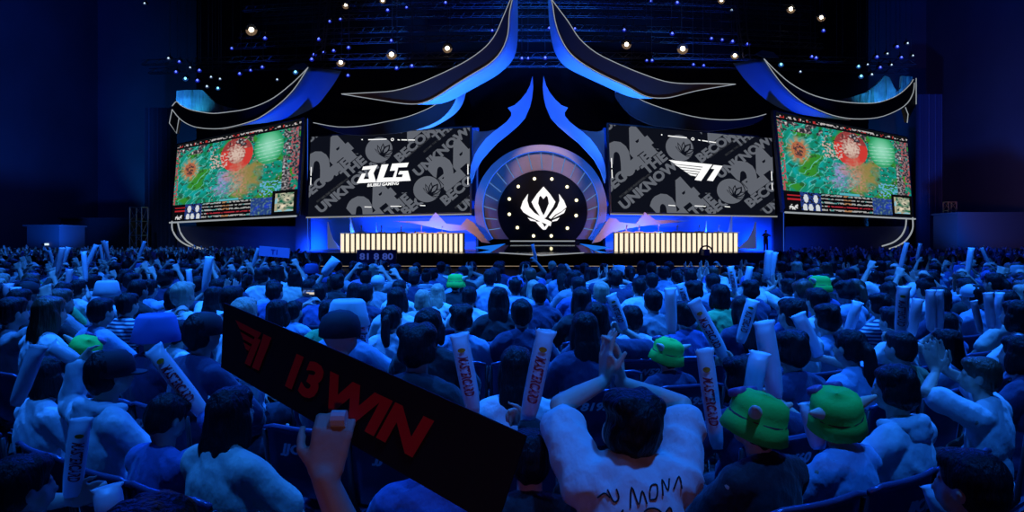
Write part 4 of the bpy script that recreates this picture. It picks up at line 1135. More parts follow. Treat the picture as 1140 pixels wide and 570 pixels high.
def stick_print():
    vs, fs, w = text2d('MASTERCARD', .035, .2); k = .058/.7; V = []
    for x, yv in vs:
        t = (yv/.7-.5)*.042; ang = t/.040; V.append((.0415*math.sin(ang), -.0415*math.cos(ang), .46-x*k*(.30/(w*k))))
    me = bpy.data.meshes.new('lettering'); me.from_pydata(V, [], fs); me.materials.append(M['stick_red']); 
    V = [(0, -.0425, .505)]
    for i in range(14):
        a = 2*PI*i/14; ang = .017*math.cos(a)/.041; V.append((.0425*math.sin(ang), -.0425*math.cos(ang), .505+.017*math.sin(a)))
    m2 = bpy.data.meshes.new('dot'); m2.from_pydata(V, [], [(0, 1+i, 1+(i+1) % 14) for i in range(14)]); m2.materials.append(M['stick_dot'])
    return me, m2
ST_TXT, ST_DOT = stick_print()
def make_stick(label, base, direction, length=.62, wide=1.0, text=False, group=None, m='stick', flip=False):
    r = thing('cheering_stick', label, 'inflatable stick', base, 0, group)
    d = Vector(direction).normalized(); tc = -Vector(base).normalized(); tc.z *= .3
    yv = -(tc-d*tc.dot(d)).normalized(); xv = yv.cross(d)
    mt = Matrix((xv, yv, d)).transposed()
    if flip: mt = mt @ Matrix.Rotation(PI, 3, 'Y') 
    r.rotation_euler = mt.to_euler()
    if flip: r.location = Vector(base)+d*length
    k = length/.62; r.scale = (wide, wide, k)
    tb = part_obj('tube', STICK, M[m], r)
    if text: part_obj('lettering', ST_TXT, M['stick_red'], tb); part_obj('dot', ST_DOT, M['stick_dot'], tb)
    return r

# ================================================================== seating plan
def rowy(k, x):
    D = 2.35+1.0*k; a = .85*math.exp(-(D-2.35)/5.5); w = 1.1+.12*D
    return D+a*(math.sqrt(x*x+w*w)-w), a*x/math.sqrt(x*x+w*w)
def on_row(k, px):
    y = 2.35+k
    for _ in range(12): y = rowy(k, (px-CX)/F*y)[0]
    x = (px-CX)/F*y; return x, y, math.atan(rowy(k, x)[1])
def pick_row(px, py):
    best = None
    for k in range(0, 14):
        x, y, a = on_row(k, px); e = abs(HY+(ZC-1.245)*F/y-py)
        if best is None or e < best[0]: best = (e, k, x, y, a)
    return best[1:]

UP = lambda s, z=1.36, y=.16, x=.24: (s*x, y, z)
POSES = {
 'rest': dict(), 'restlong': dict(sleeve='long', seed=4), 'look': dict(tilt=(0, 0, .4), seed=6), 'down': dict(tilt=(-.3, 0, -.1), seed=8, sleeve='long', headoff=(0, .02, -.01)),
 'upR': dict(R=UP(1), curlR=.9, seed=3), 'upL': dict(L=UP(-1), curlL=.9, seed=5), 'both': dict(R=UP(1, 1.34), L=UP(-1, 1.38), curlR=.9, curlL=.9, seed=9),
 'clap': dict(R=(.05, .25, 1.25), L=(-.05, .25, 1.25), nR=(-1, 0, 0), nL=(1, 0, 0), fR=(0, .3, 1), fL=(0, .3, 1), curlR=.1, curlL=.1, seed=2),
}
for k in ('rest', 'restlong', 'look', 'down', 'upR', 'upL', 'both', 'clap'): get_body(k, POSES[k])

placed = []      # (row, x, y)
chairs = []      # (row, x, y, rz, number)
# explicit spectators seen in the photo: px, py of head centre, hair, hair colour, shirt, pose, hat, extra
EX = [
 # near rows
 (848, 474, 'short', 'black', 'black', 'restlong', 'green hat', dict(label='person in green eared hat and black top, right of the white-shirted clapper', row=0, tilt=(.25, .12, .3), name=1)),
 (938, 466, 'short', 'black', 'pale blue', 'rest', 'green hat', dict(label='person in green eared hat and pale shirt, nearest the white hooded spectator', row=0, tilt=(.35, -.2, -.4))),
 (745, 408, 'short', 'black', 'navy', 'restlong', 'green hat', dict(label='person in green eared hat and navy top behind a long printed cheering stick', row=2, tilt=(.2, .1, .2))),
 (1003, 436, 'mop', 'black', 'white', 'restlong', None, dict(label='person with black hair and white hooded top beside the right aisle', row=0, hood=True)),
 (1097, 420, 'crew', 'brown', 'white', 'clap', None, dict(label='person with cropped hair and white shirt holding hands to face across the aisle', row=0, tilt=(0, 0, .35))),
 (1092, 545, 'crew', 'black', 'charcoal', 'restlong', None, dict(label='dark-jacketed person at the bottom right corner of the crowd', row=-1)),
 (575, 412, 'long', 'black', 'white', 'rest', None, dict(label='person with long black hair and white shirt behind two raised sticks', row=1)),
 (252, 462, 'long', 'black', 'cream', 'rest', None, dict(label='person with long dark hair and cream top below the banner at left', row=0, tilt=(.1, .1, 0))),
 (478, 500, 'short', 'black', 'blue', 'rest', None, dict(label='person in blue shirt seated directly under the middle of the banner', row=0)),
 (115, 418, 'short', 'black', 'white', 'restlong', 'black cap', dict(label='person in dark cap with white hood folded on the shoulders, far left', row=0, hood=True)),
 (88, 415, 'short', 'black', 'olive', 'rest', 'green hat', dict(label='person in tipped green eared hat next to the dark cap, far left', row=1, tilt=(.3, .5, .6))),
 (48, 420, 'bob', 'black', 'white', 'rest', None, dict(label='person in white shirt with dark bob left of the tipped green hat', row=0)),
 (14, 548, 'short', 'black', 'white', 'upR', None, dict(label='person in white shirt raising a plain stick at the left edge', row=-1, legs='jeans')),
 (180, 470, 'short', 'black', 'blue', 'restlong', None, dict(label='person in blue top bent behind the big lettered stick at left', row=0, tilt=(-.4, 0, 0))),
 (590, 540, 'short', 'black', 'black', 'restlong', None, dict(label='person in black top at the right end of the banner', row=0, s=.92)),
 (168, 372, None, 'black', 'navy', 'rest', 'blue bucket hat', dict(label='person in round blue bucket hat at left, above the big lettered stick')),
 (195, 372, 'short', 'black', 'white', 'upL', None, dict(label='person in white top beside the round blue bucket hat')),
 (221, 372, 'short', 'black', 'navy', 'restlong', 'black cap', dict(label='person in dark cap left of the banner corner')),
 (109, 348, 'short', 'black', 'pale blue', 'rest', None, dict(label='person with broad pale blue back at left under raised arms')),
 (885, 392, 'mop', 'black', 'navy', 'rest', None, dict(label='tousled black-haired person right of the two plain tilted sticks')),
 (950, 388, 'pony', 'black', 'pale blue', 'rest', None, dict(label='person with black ponytail and pale clip, pale blue shirt')),
 (985, 388, 'short', 'black', 'olive', 'restlong', None, dict(label='black-haired person in olive top left of the pinkish sticks')),
 (1030, 384, 'long', 'black', 'pale blue', 'rest', None, dict(label='person with long black hair under the pinkish sticks at right')),
 (1056, 362, 'short', 'black', 'blue', 'upR', None, dict(label='person in blue with one arm up right of the pinkish sticks')),
 (1116, 395, 'bob', 'black', 'navy', 'rest', None, dict(label='dark-haired person in navy at the right edge above the aisle')),
 (581, 350, 'short', 'black', 'navy', 'rest', None, dict(label='broad-shouldered person in navy shirt with short black hair, centre')),
 (530, 356, 'mop', 'black', 'pale blue', 'rest', None, dict(label='tousled person in pale blue shirt left of the broad navy back')),
 (476, 364, 'bob', 'black', 'black', 'rest', None, dict(label='person with black bobbed hair right of the bun and phone')),
 (463, 389, 'mop', 'black', 'black', 'rest', None, dict(label='person with large black head of hair just above the banner')),
 (435, 356, 'pony', 'black', 'white', 'rest', None, dict(label='person with black ponytail and white shirt beside the lit phone')),
 (522, 331, 'short', 'black', 'white', 'rest', None, dict()), (601, 328, 'short', 'black', 'navy', 'rest', None, dict()), (406, 328, 'short', 'black', 'navy', 'rest', None, dict()),
 (441, 334, 'bob', 'black', 'white', 'rest', None, dict()), (470, 334, 'bob', 'light', 'cream', 'rest', None, dict()), (487, 326, 'half', 'light', 'white', 'rest', None, dict()),
 (555, 334, 'long', 'black', 'black', 'rest', None, dict()), (574, 319, 'short', 'black', 'pale blue', 'rest', 'blue cap', dict()), (461, 311, 'short', 'black', 'navy', 'rest', None, dict()),
 (507, 316, 'short', 'black', 'black', 'rest', 'green hat', dict(label='person in green eared hat in a middle row, centre left')),
 (705, 356, 'short', 'black', 'white', 'rest', None, dict(label='person with short black hair and creased white shirt behind the clapping hands')),
 (728, 336, 'short', 'black', 'grey', 'rest', None, dict()), (764, 352, 'mop', 'black', 'blue', 'rest', None, dict(label='person in blue shirt with black hair left of the lettered stick')),
 (774, 325, 'mop', 'black', 'navy', 'rest', None, dict()), (712, 320, 'short', 'black', 'white', 'rest', None, dict()), (648, 334, 'long', 'black', 'black', 'rest', None, dict()),
 (652, 368, 'half', 'black', 'navy', 'rest', None, dict(label='person with heavy black shoulder-length hair left of the clapping hands')),
 (670, 326, 'short', 'light', 'navy', 'rest', None, dict()), (803, 330, 'bob', 'black', 'green', 'rest', None, dict(label='person with black bob in bright green shirt, centre right')),
 (837, 324, 'mop', 'black', 'navy', 'upR', None, dict()), (915, 320, 'short', 'black', 'blue', 'rest', 'green hat', dict(label='person in green eared hat in a middle row at right')),
 (912, 336, 'short', 'black', 'white', 'rest', None, dict()), (982, 341, 'mop', 'black', 'striped', 'rest', None, dict(label='person in striped shirt with tousled black hair at right')),
 (1049, 333, 'bob', 'black', 'navy', 'rest', None, dict()), (1073, 330, 'short', 'black', 'pale blue', 'rest', 'white cap', dict()),
 (305, 326, 'short', 'black', 'blue', 'rest', None, dict()), (343, 321, 'short', 'black', 'navy', 'rest', None, dict()), (367, 327, 'short', 'black', 'blue', 'rest', None, dict()),
 (307, 349, 'bob', 'black', 'navy', 'rest', None, dict()), (326, 347, 'short', 'black', 'pale blue', 'upL', None, dict(label='person in pale blue filming with a raised phone, centre left', phone=1)),
 (350, 350, 'short', 'black', 'green', 'rest', None, dict(label='black-haired person with bright green collar above the banner')),
 (384, 355, 'crew', 'light', 'pale blue', 'rest', 'white bucket hat', dict(label='person in pale bucket hat above the banner at centre left')),
 (374, 374, None, 'black', 'navy', 'restlong', 'black cap', dict(label='person in dark cap just over the top edge of the banner')),
 (420, 316, None, 'black', 'grey', 'upR', 'white cap', dict()), (407, 310, 'short', 'black', 'grey', 'both', None, dict()),
 (140, 340, 'short', 'black', 'striped', 'rest', None, dict(label='person in striped shirt with short black hair at left')),
 (116, 325, None, 'black', 'white', 'rest', 'white bucket hat', dict()), (165, 322, 'short', 'black', 'pale blue', 'both', None, dict()),
 (885, 381-30, 'short', 'black', 'white', 'rest', None, dict()),
]
# inflated sticks: top px,py -> bottom px,py, depth, width scale, lettering
STK = [
 (170, 388, 230, 465, 3.0, .95, 1, 0), (43, 385, 17, 452, 2.6, .72, 0, 0), (90, 466, 79, 556, 2.3, .8, 1, 0), (119, 541, 127, 600, 1.9, .9, 0, 0), (183, 556, 193, 600, 1.9, .9, 0, 0),
 (511, 372, 528, 462, 2.9, .95, 1, 0), (608, 368, 586, 474, 2.6, .9, 1, 0), (402, 350, 405, 400, 4.6, 1.0, 1, 0), (680, 328, 696, 368, 5.2, 1.0, 1, 0), (746, 321, 748, 372, 5.0, 1.05, 0, 0), (757, 316, 766, 345, 6.5, 1.0, 1, 0),
 (772, 335, 809, 402, 4.3, 1.05, 1, 0), (838, 334, 824, 382, 4.8, 1.05, 1, 0), (813, 297, 819, 328, 8.4, 1.0, 1, 0), (835, 297, 829, 328, 8.4, 1, 0, 0), (784, 389, 799, 500, 3.1, .95, 1, 0),
 (850, 358, 864, 445, 3.6, 1.25, 0, 0), (846, 392, 834, 452, 3.3, 1.15, 0, 0), (888, 350, 912, 398, 4.4, 1.15, 0, 0), (955, 336, 943, 374, 5.4, 1.0, 0, 0), (1006, 319, 1002, 378, 5.0, 1.1, 1, 1), (1022, 333, 1014, 376, 5.4, 1.0, 0, 1),
 (1036, 323, 1036, 368, 5.6, .9, 0, 1), (1045, 323, 1046, 368, 5.6, .9, 0, 1), (1100, 326, 1104, 366, 5.6, .9, 0, 1), (1113, 326, 1111, 366, 5.6, .8, 0, 0), (1040, 540, 1062, 600, 2.3, 1.0, 0, 0), (1067, 514, 1080, 592, 2.3, 1.15, 0, 0),
 (856, 279, 853, 312, 10.0, 1.3, 0, 0), (863, 281, 858, 312, 10.0, 1.0, 0, 0), (9, 316, 9, 350, 6.6, 1.1, 0, 1), (17, 320, 15, 350, 6.6, 1.1, 0, 0), (233, 286, 228, 326, 8.4, 1.2, 0, 0), (77, 300, 76, 334, 8.6, .9, 0, 1),
 (374, 288, 360, 306, 9.5, 1.6, 0, 0), (900, 448, 912, 500, 2.9, 1.0, 0, 0), (57, 384, 88, 404, 3.4, .9, 0, 0), (210, 300, 213, 330, 8.8, .9, 0, 0), (1084, 335, 1092, 370, 5.0, .6, 0, 1),
]
extras_hoods = []
near = {}
for i, (px, py, hair, hc_, shirt, pose, hat, ex) in enumerate(EX):
    if 'row' in ex: k = ex['row']; x, y, a = on_row(k, px)
    else: k, x, y, a = pick_row(px, py)
    bad = lambda X, Y_: any(math.hypot(X-a_, Y_-b_) < .44 for _, a_, b_ in placed)
    if 'row' not in ex and bad(x, y):
        for dk, dx in ((0, -.12), (0, .12), (1, 0), (-1, 0), (1, .12), (1, -.12), (0, .22), (0, -.22)):
            x2, y2, a2 = on_row(k+dk, px+dx*F/y)
            if not bad(x2, y2): k, x, y, a = k+dk, x2, y2, a2; break
        else: continue
    zh = ZC-(py-HY)*y/F; sc = max(.84, min(1.1, zh/1.245))
    if 'tilt' in ex:
        pk = 'ex%d' % i; P0 = dict(POSES[pose]); P0['tilt'] = ex['tilt']; P0['seed'] = i+.5
        P0['voxel'] = .009 if y < 4.5 else .012
    elif y < 3.2: pk = 'near_'+pose; P0 = dict(POSES[pose]); P0['voxel'] = .009
    else: pk = pose; P0 = POSES[pose]
    near[i] = dict(k=k, x=x, y=y, a=a, sc=sc, pk=pk, P0=P0, spec=EX[i])
    placed.append((k, x, y)); chairs.append((k, x, y, a, i))
# hold every explicit stick: find the spectator nearest to its foot, at about its depth
rs = random.Random(11)
cells = {'top': 0}
for j, s in enumerate(STK):
    foot = P(s[2], s[3], s[4]); best = None
    for i, q in near.items():
        if 'R' in q or i in (0, 1, 2): continue
        d = math.hypot(q['x']-foot.x, (q['y']+.25-foot.y)*.8)
        if best is None or d < best[0]: best = (d, i)
    if best and best[0] < .42: near[best[1]]['R'] = j
    else:
        bx, by = foot.x-(.24 if foot.x > 0 else -.24), foot.y-.22
        if all(math.hypot(bx-a_, by-b_) > .40 for _, a_, b_ in placed) and foot.z > .75 and by > 1.9:
            kk = min(range(-1, 12), key=lambda q_: abs(rowy(q_, bx)[0]-by)); aa = math.atan(rowy(kk, bx)[1]); i = 1000+j
            near[i] = dict(k=kk, x=bx, y=by, a=aa, sc=min(1, max(.84, (foot.z+.15)/1.245)), pk='s%d' % j, P0=dict(POSES['rest']), R=j,
                           spec=(0, 0, ['short', 'mop', 'bob'][j % 3], 'black', ['navy', 'white', 'black', 'pale blue'][j % 4], 'rest', None, {}))
            placed.append((kk, bx, by)); chairs.append((kk, bx, by, aa, i))

def label_for(hairname, hc_, shirt, hat, pose, k, order):
    hd = hat if hat else ('%s %s hair' % (HAIRW[hairname], {'black': 'black', 'brown': 'brown', 'light': 'fair'}[hc_]))
    act = {'upR': 'right arm up, ', 'upL': 'left arm up, ', 'both': 'both arms up, ', 'clap': 'clapping, '}.get(pose, '')
    return 'spectator, %s, %s top, %srow %s, %s from left' % (hd, shirt, act, ORD[k+2], ORD[order])

# random spectators fill the rest of the rows
crowd = []
ar = random.Random(21)
for k in range(-1, 13):
    D = 2.35+k
    # walk along the row by arc length
    for sgn in (1, -1):
        x = 0.27 if sgn > 0 else -.27
        while True:
            y, sl = rowy(k, x); px = CX+x*F/y
            if px < -25 or px > 1165: break
            jx = ar.uniform(-.04, .04)
            crowd.append((k, x+jx, y+ar.uniform(-.04, .04), math.atan(sl)))
            x += sgn*.57*math.cos(math.atan(sl))
final = []
for k, x, y, a in crowd:
    px = CX+x*F/y; py = HY+.55*F/y
    if any(kk == k and abs(xx-x) < .44*math.cos(a)+.03 for kk, xx, yy in placed): continue
    if any(math.hypot(xx-x, yy-y) < .40 for kk, xx, yy in placed): continue
    if k <= 0: continue
    if y < 3.9 and (px > 1062 or px < 40) and False: continue
    if 1012 < px < 1062 and y < 4.6: continue          # the aisle
    if k == 1 and px > 600 and y < 3.8: continue
    if k <= 1 and 255 < px < 620: continue
    if 600 < px < 800 and k == 0: continue
    final.append((k, x, y, a))
print('SPECTATORS', len(final), len(EX))
wts_h = [('short', 30), ('mop', 16), ('long', 10), ('half', 10), ('bob', 14), ('pony', 8), ('bun', 3), ('crew', 6)]
wts_s = [('white', 30), ('pale blue', 14), ('blue', 10), ('navy', 19), ('black', 19), ('grey', 8), ('cream', 5), ('striped', 3), ('green', 1), ('lilac', 3)]
def wc(r, w):
    t = r.uniform(0, sum(b for a, b in w))
    for a, b in w:
        t -= b
        if t <= 0: return a
    return w[-1][0]
rows_all = {}
for i, q in near.items(): rows_all.setdefault(q['k'], []).append(('e', i, q['x']))
for n_, f_ in enumerate(final): rows_all.setdefault(f_[0], []).append(('f', n_, f_[1]))
order = {}
for k, L in rows_all.items():
    for o_, it in enumerate(sorted(L, key=lambda q: q[2])): order[it[:2]] = o_+1

def hand_world(root_loc, rz, sc, W):
    return Vector(root_loc)+Matrix.Rotation(rz, 3, 'Z') @ (Vector(W)*sc)
HD = 'held by the spectator in'
for i, q in near.items():
    px, py, hair, hc_, shirt, pose, hat, ex = q['spec']
    pk, P0 = q['pk'], q['P0']
    label = ex.get('label') or label_for(hair or 'short', hc_, shirt, hat, pose, q['k'], order[('e', i)])
    sc = q['sc']
    if 'R' in q:
        s = STK[q['R']]; foot = P(s[2], s[3], s[4]); top = P(s[0], s[1], s[4])
        loc = Matrix.Rotation(-q['a'], 3, 'Z') @ (foot-Vector((q['x'], q['y'], 0)))/sc
        side = 'R' if loc.x > 0 else 'L'; P0 = dict(P0); P0.pop('R', None); P0.pop('L', None)
        dd = (Matrix.Rotation(-q['a'], 3, 'Z') @ (top-foot)).normalized(); sg = 1 if side == 'R' else -1
        P0[side] = loc; P0['curl'+side] = 1.25; P0['f'+side] = (-sg*.3, 1, .15); P0['n'+side] = (-sg, -.2, 0); P0['voxel'] = .011
        pk = 'hold%d' % i
        q['side'] = side
    if ex.get('phone'):
        P0 = dict(P0); P0['L'] = (-.06, .34, 1.30); P0['curlL'] = .7; pk = 'phone'
    r, B = make_person('spectator', label, q['x'], q['y'], q['a'], sc, pk, P0, hair, hc_, shirt, hat, 'spectators near the camera' if q['y'] < 5 else 'seated spectators', legs=ex.get('legs', 'trousers'), hidx=i % 2)
    q['B'] = B; q['root'] = r
    if y < 5 and hat == None: pass
    if ex.get('hood'):
        bm = bmesh.new()
        elli(bm, (0, -.085, 1.05), (.095, .045, .075), (.25, 0, 0)); cap(bm, (-.09, -.06, 1.10), (0, -.10, 1.12), .03, .035); cap(bm, (.09, -.06, 1.10), (0, -.10, 1.12), .03, .035)
        cap(bm, (-.09, -.06, 1.10), (-.10, .04, 1.09), .03, .025); cap(bm, (.09, -.06, 1.10), (.10, .04, 1.09), .03, .025)
        me = fuse(bm, .011, 3, 'hood'); ruffle(me, .008, 14, i); part_obj('hood', me, M['sh_'+shirt], r)
    if ex.get('phone'):
        w = hand_world((q['x'], q['y'], 0), q['a'], sc, B['pose']['WL'])+Vector((0.02, .02, .12))
        ph = thing('smartphone', 'smartphone with lit screen filming the stage, held up in the crowd', 'phone', w, q['a'])
        bm = bmesh.new(); add_box(bm, (0, 0, 0), (.155, .009, .078)); bmesh.ops.bevel(bm, geom=bm.edges[:], offset=.003, segments=1, affect='EDGES'); bm_obj('phone_case', bm, M['black'], ph)
        V = []; Fc = []; FM = []
        cols = [emat('phone dark', (.01, .02, .06)), emat('phone stage blue', (.05, .12, .4)), emat('phone stage white', (.7, .6, .5))]
        for a_ in range(12):
            for b_ in range(6):
                o = len(V); x0 = -.07+a_*.14/12; z0 = -.034+b_*.068/6
                V += [(x0, -.0052, z0), (x0+.14/12, -.0052, z0), (x0+.14/12, -.0052, z0+.068/6), (x0, -.0052, z0+.068/6)]; Fc.append((o, o+1, o+2, o+3))
                FM.append(2 if (4 <= a_ <= 8 and b_ == 2) or (a_ > 6 and b_ in (1, 2)) else (1 if (a_+b_*3) % 4 and 1 < b_ < 5 else 0))
        link_mesh('phone_screen', V, Fc, cols, ph, FM)
for j, s in enumerate(STK):
    foot = P(s[2], s[3], s[4]); top = P(s[0], s[1], s[4]); holder = [q for q in near.values() if q.get('R') == j]
    L = (top-foot).length
    if holder:
        q = holder[0]; W = q['B']['pose']['W'+q['side']]; hw = hand_world((q['x'], q['y'], 0), q['a'], q['sc'], W)
        dirv = (top-Vector((hw.x, hw.y, hw.z)));
        d = (top-foot).normalized(); base = foot if (foot-hw).length < .16 else hw+Vector((0, .03, .03))-d*.05
        if base != foot: tp = P(s[0], s[1], base.y); d = (tp-base); L = max(.3, d.length); d = d.normalized()
    else: base = foot; d = (top-foot).normalized()
    where = ('left' if s[0] < 380 else 'centre' if s[0] < 760 else 'right')
    lab = '%s inflated cheering stick%s at %s, %s, %s of all from the left' % ('pinkish' if s[7] else 'white', ' with red lettering' if s[6] else '', where, 'near' if s[4] < 3.5 else 'midway' if s[4] < 7 else 'distant', ORD[1+sum(1 for z_ in STK if z_[0] < s[0])])
    make_stick(lab, base, d, min(L, .75), s[5], bool(s[6]), 'inflated cheering sticks', 'stick_pink' if s[7] else 'stick')
sidx = 0
cr = random.Random(77)
for n_, (k, x, y, a) in enumerate(final):
    px = CX+x*F/y
    hair = wc(cr, wts_h); hc_ = wc(cr, [('black', 80), ('brown', 14), ('light', 6)]); shirt = wc(cr, wts_s); hat = None
    t = cr.random()
    if t < .05: hat = cr.choice(['blue cap', 'black cap', 'white cap', 'blue bucket hat', 'white bucket hat'])
    if hat and hair in ('mop', 'bun'): hair = 'short'
    side = abs(px-600) > 320
    pz = wc(cr, [('rest', 42), ('restlong', 12), ('look', 12), ('down', 8), ('upR', 8 if side and y > 6 else 2), ('upL', 6 if side and y > 6 else 1), ('both', 5 if side and y > 6 else .5), ('clap', 5)])
    if y > 9 and px < 320: pz = wc(cr, [('rest', 20), ('upR', 30), ('upL', 20), ('both', 30)])
    sc = cr.uniform(.94, 1.06)
    lab = label_for(hair, hc_, shirt, hat, pz, k, order[('f', n_)])
    r, B = make_person('spectator', lab, x, y, a+cr.uniform(-.12, .12), sc, pz, POSES[pz], hair, hc_, shirt, hat, 'seated spectators', hidx=cr.randint(0, 1))
    chairs.append((k, x, y, a, None))
    for sd in ('R', 'L'):
        if (pz in ('up'+sd, 'both')) and cr.random() < (.5 if y < 9 else .15):
            hw = hand_world((x, y, 0), r.rotation_euler.z, sc, Vector(B['pose']['W'+sd])+Vector((0, .03, .06)))
            make_stick('white inflated cheering stick in the %s hand of the row %s spectator %s from left' % ('right' if sd == 'R' else 'left', ORD[k+2], ORD[order[('f', n_)]]),
                       hw-Vector((0, 0, .04)), (cr.uniform(-.4, .4), cr.uniform(0, .3), 1), cr.uniform(.26, .42), .8, False, 'inflated cheering sticks', 'stick_pink' if cr.random() < .2 else 'stick')
NUMS = {-1: ['JJOB'], 0: ['JJOB'], 1: ['JJOB', '84', '8X60', 'JJOB'], 2: ['81957', '81957', 'MU84', '84'], 3: ['W2084', 'GW5260', '526'], 4: ['TIE BUL', 'GW5260']}
for (k, x, y, a, i) in chairs:
    if k > 6: continue
    rk = [c for c in chairs if c[0] == k]; od = 1+sum(1 for c in rk if c[1] < x)
    nm = None
    if k in NUMS and y < 6.2: nm = NUMS[k][od % len(NUMS[k])]
    make_chair('dark stacking chair%s in row %s, %s from left' % (' numbered '+nm if nm else '', ORD[k+2], ORD[od]), x, y-.02, a, nm, 'rows of stacking chairs', detail=k < 5)
# ================================================================== the clapping person in the white shirt
def hero():
    y = 2.2; x = (703-CX)/F*y; sc = 1.0
    tl = dict(voxel=.007, tilt=(.15, .10, .38), fold=.018, seed=3.3, lean=.05,
              headoff=(0, -.03, -.05), L=(-.015, .36, 1.28), R=(.05, .38, 1.27), hintL=(-.7, -.1, .35), hintR=(.7, -.1, .35),
              fL=(.12, .15, 1), fR=(-.12, .15, 1), nL=(1, .25, 0), nR=(-1, .0, 0), curlL=.12, curlR=.38, spreadx=1, hk=1.12)
    r, B = make_person('spectator', 'person in white printed shirt clapping with both hands raised overhead', x, y, .06, sc, 'hero', tl, 'mop', 'black', 'white', None, 'spectators near the camera', skin='skin2')
    # doodle print on the back of the shirt
    me = B['shirt']; bvh = BVHTree.FromPolygons([v.co[:] for v in me.vertices], [tuple(p.vertices) for p in me.polygons])
    def onback(u, z):
        h = bvh.ray_cast(Vector((u, -1, z)), Vector((0, 1, 0))); return (h[0]+Vector((0, -.0025, 0))) if h[0] else None
    strokes = [[(-.12, .95), (-.10, .965), (-.085, .955)], [(-.09, .975), (-.075, .945), (-.06, .955), (-.065, .98)],
               [(-.03, .93), (-.02, .985), (-.005, .94), (.01, .975), (.02, .94)], [(.03, .95), (.035, .985), (.055, .99), (.05, .955), (.032, .95)], [(.07, .96), (.075, 1.0), (.09, .97), (.1, 1.0)], [(.11, .97), (.13, 1.005), (.135, .97)],
               [(-.06, .91), (-.055, .88), (-.03, .86), (-.005, .87), (.0, .895)], [(.0, .90), (.02, .925), (.05, .925), (.07, .90), (.065, .87), (.04, .855), (.01, .865), (.0, .89)],
               [(.02, .895), (.027, .895)], [(.045, .897), (.052, .897)], [(.07, .905), (.09, .925), (.095, .90), (.075, .885)], [(-.05, .925), (-.06, .905), (-.045, .89)],
               [(-.07, .83), (-.03, .835), (.01, .83), (.05, .845), (.08, .86)], [(-.09, .80), (-.05, .79), (0, .795), (.05, .80), (.09, .82)], [(-.11, .815), (-.085, .825), (-.08, .80), (-.105, .795), (-.11, .812)],
               [(-.10, .775), (-.02, .765), (.06, .775)]]
    bm = bmesh.new()
    for s in strokes:
        pts = [onback(p.x*1.05, p.y+.06) for p in smooth_line([(a, b, 0) for a, b in s], 4)]
        if all(p is not None for p in pts): add_tube(bm, pts, .0028, 5)
    o = bm_obj('shirt_print', bm, M['print'], r)
    # collar
    make_chair('dark stacking chair under the clapping person in white', x, y-.02, .06, None, 'rows of stacking chairs')
hero()
# ================================================================== the banner and the bare arm holding it
M['banner'] = mat('black slogan board', (.012, .006, .006), .75, var=(3, .3)); M['banner_red'] = mat('red slogan letters', (.9, .015, .015), .6)
def banner():
    TL = P(249, 337, 1.62); TR = P(586, 485, 1.22); BL = P(246, 409, 1.60); BR = P(552, 588, 1.20)
    nrm = (TR-TL).cross(BL-TL).normalized(); nrm = nrm if nrm.y < 0 else -nrm
    def f(u, v, k):   # v up
        p = BL.lerp(BR, u).lerp(TL.lerp(TR, u), v); return p+nrm*(.02*math.sin(PI*u)*1+k)+Vector((0, 0, .010*math.sin(PI*u)))
    mid = (TL+BR)/2
    t = thing('slogan_banner', 'black slogan board with a red winged mark and red lettering, held across the lower left', 'banner', BL)
    n = 16; V = []; Fc = []
    for kk in (0, -.004):
        for j in (0, 1):
            for i in range(n+1): V.append(f(i/n, j, kk))
    m_ = n+1
    for i in range(n):
        Fc += [(i, i+1, m_+i+1, m_+i), (2*m_+i, 3*m_+i, 3*m_+i+1, 2*m_+i+1), (i, 2*m_+i, 2*m_+i+1, i+1), (m_+i, m_+i+1, 3*m_+i+1, 3*m_+i)]
    Fc += [(0, m_, 3*m_, 2*m_), (n, 2*m_+n, 3*m_+n, m_+n)]
    k = [link_mesh('board', V, Fc, M['banner'])]
    items = []
    W, H = 4.5, 1.0
    vs_all, fs_all = [], []
    def addp(ps):
        fl, tr = tri2d(ps); o = len(vs_all); vs_all.extend([(p.x, p.y) for p in fl]); fs_all.extend([tuple(o+i for i in q) for q in tr])
    def addt(st, x, y, size, sx, shear=.25):
        vs, fs, w = text2d(st, .05, shear); o = len(vs_all); kk = size/.7
        vs_all.extend([(x+a*kk*sx, y+b*kk) for a, b in vs]); fs_all.extend([tuple(o+i for i in q) for q in fs])
    # winged mark
    addp([(.28, .82), (.82, .80), (.76, .70), (.38, .72)]); addp([(.40, .68), (.70, .66), (.66, .58), (.47, .59)]); addp([(.48, .55), (.64, .54), (.60, .46), (.54, .47)])
    addp([(.70, .70), (.82, .70), (.66, .26), (.54, .26)]); addp([(.86, .80), (1.02, .80), (.84, .26), (.70, .26), (.84, .70)])
    def flush(nm):
        k.append(link_mesh(nm, [f(x/W, y/H, .002) for x, y in vs_all], list(fs_all), M['banner_red'])); vs_all.clear(); fs_all.clear()
    flush('winged_mark'); addt('13', 1.28, .28, .44, 1.0); flush('red_number'); addt('WIN', 1.98, .26, .44, 1.1)
    flush('red_word')
    adopt(t, k)
banner()
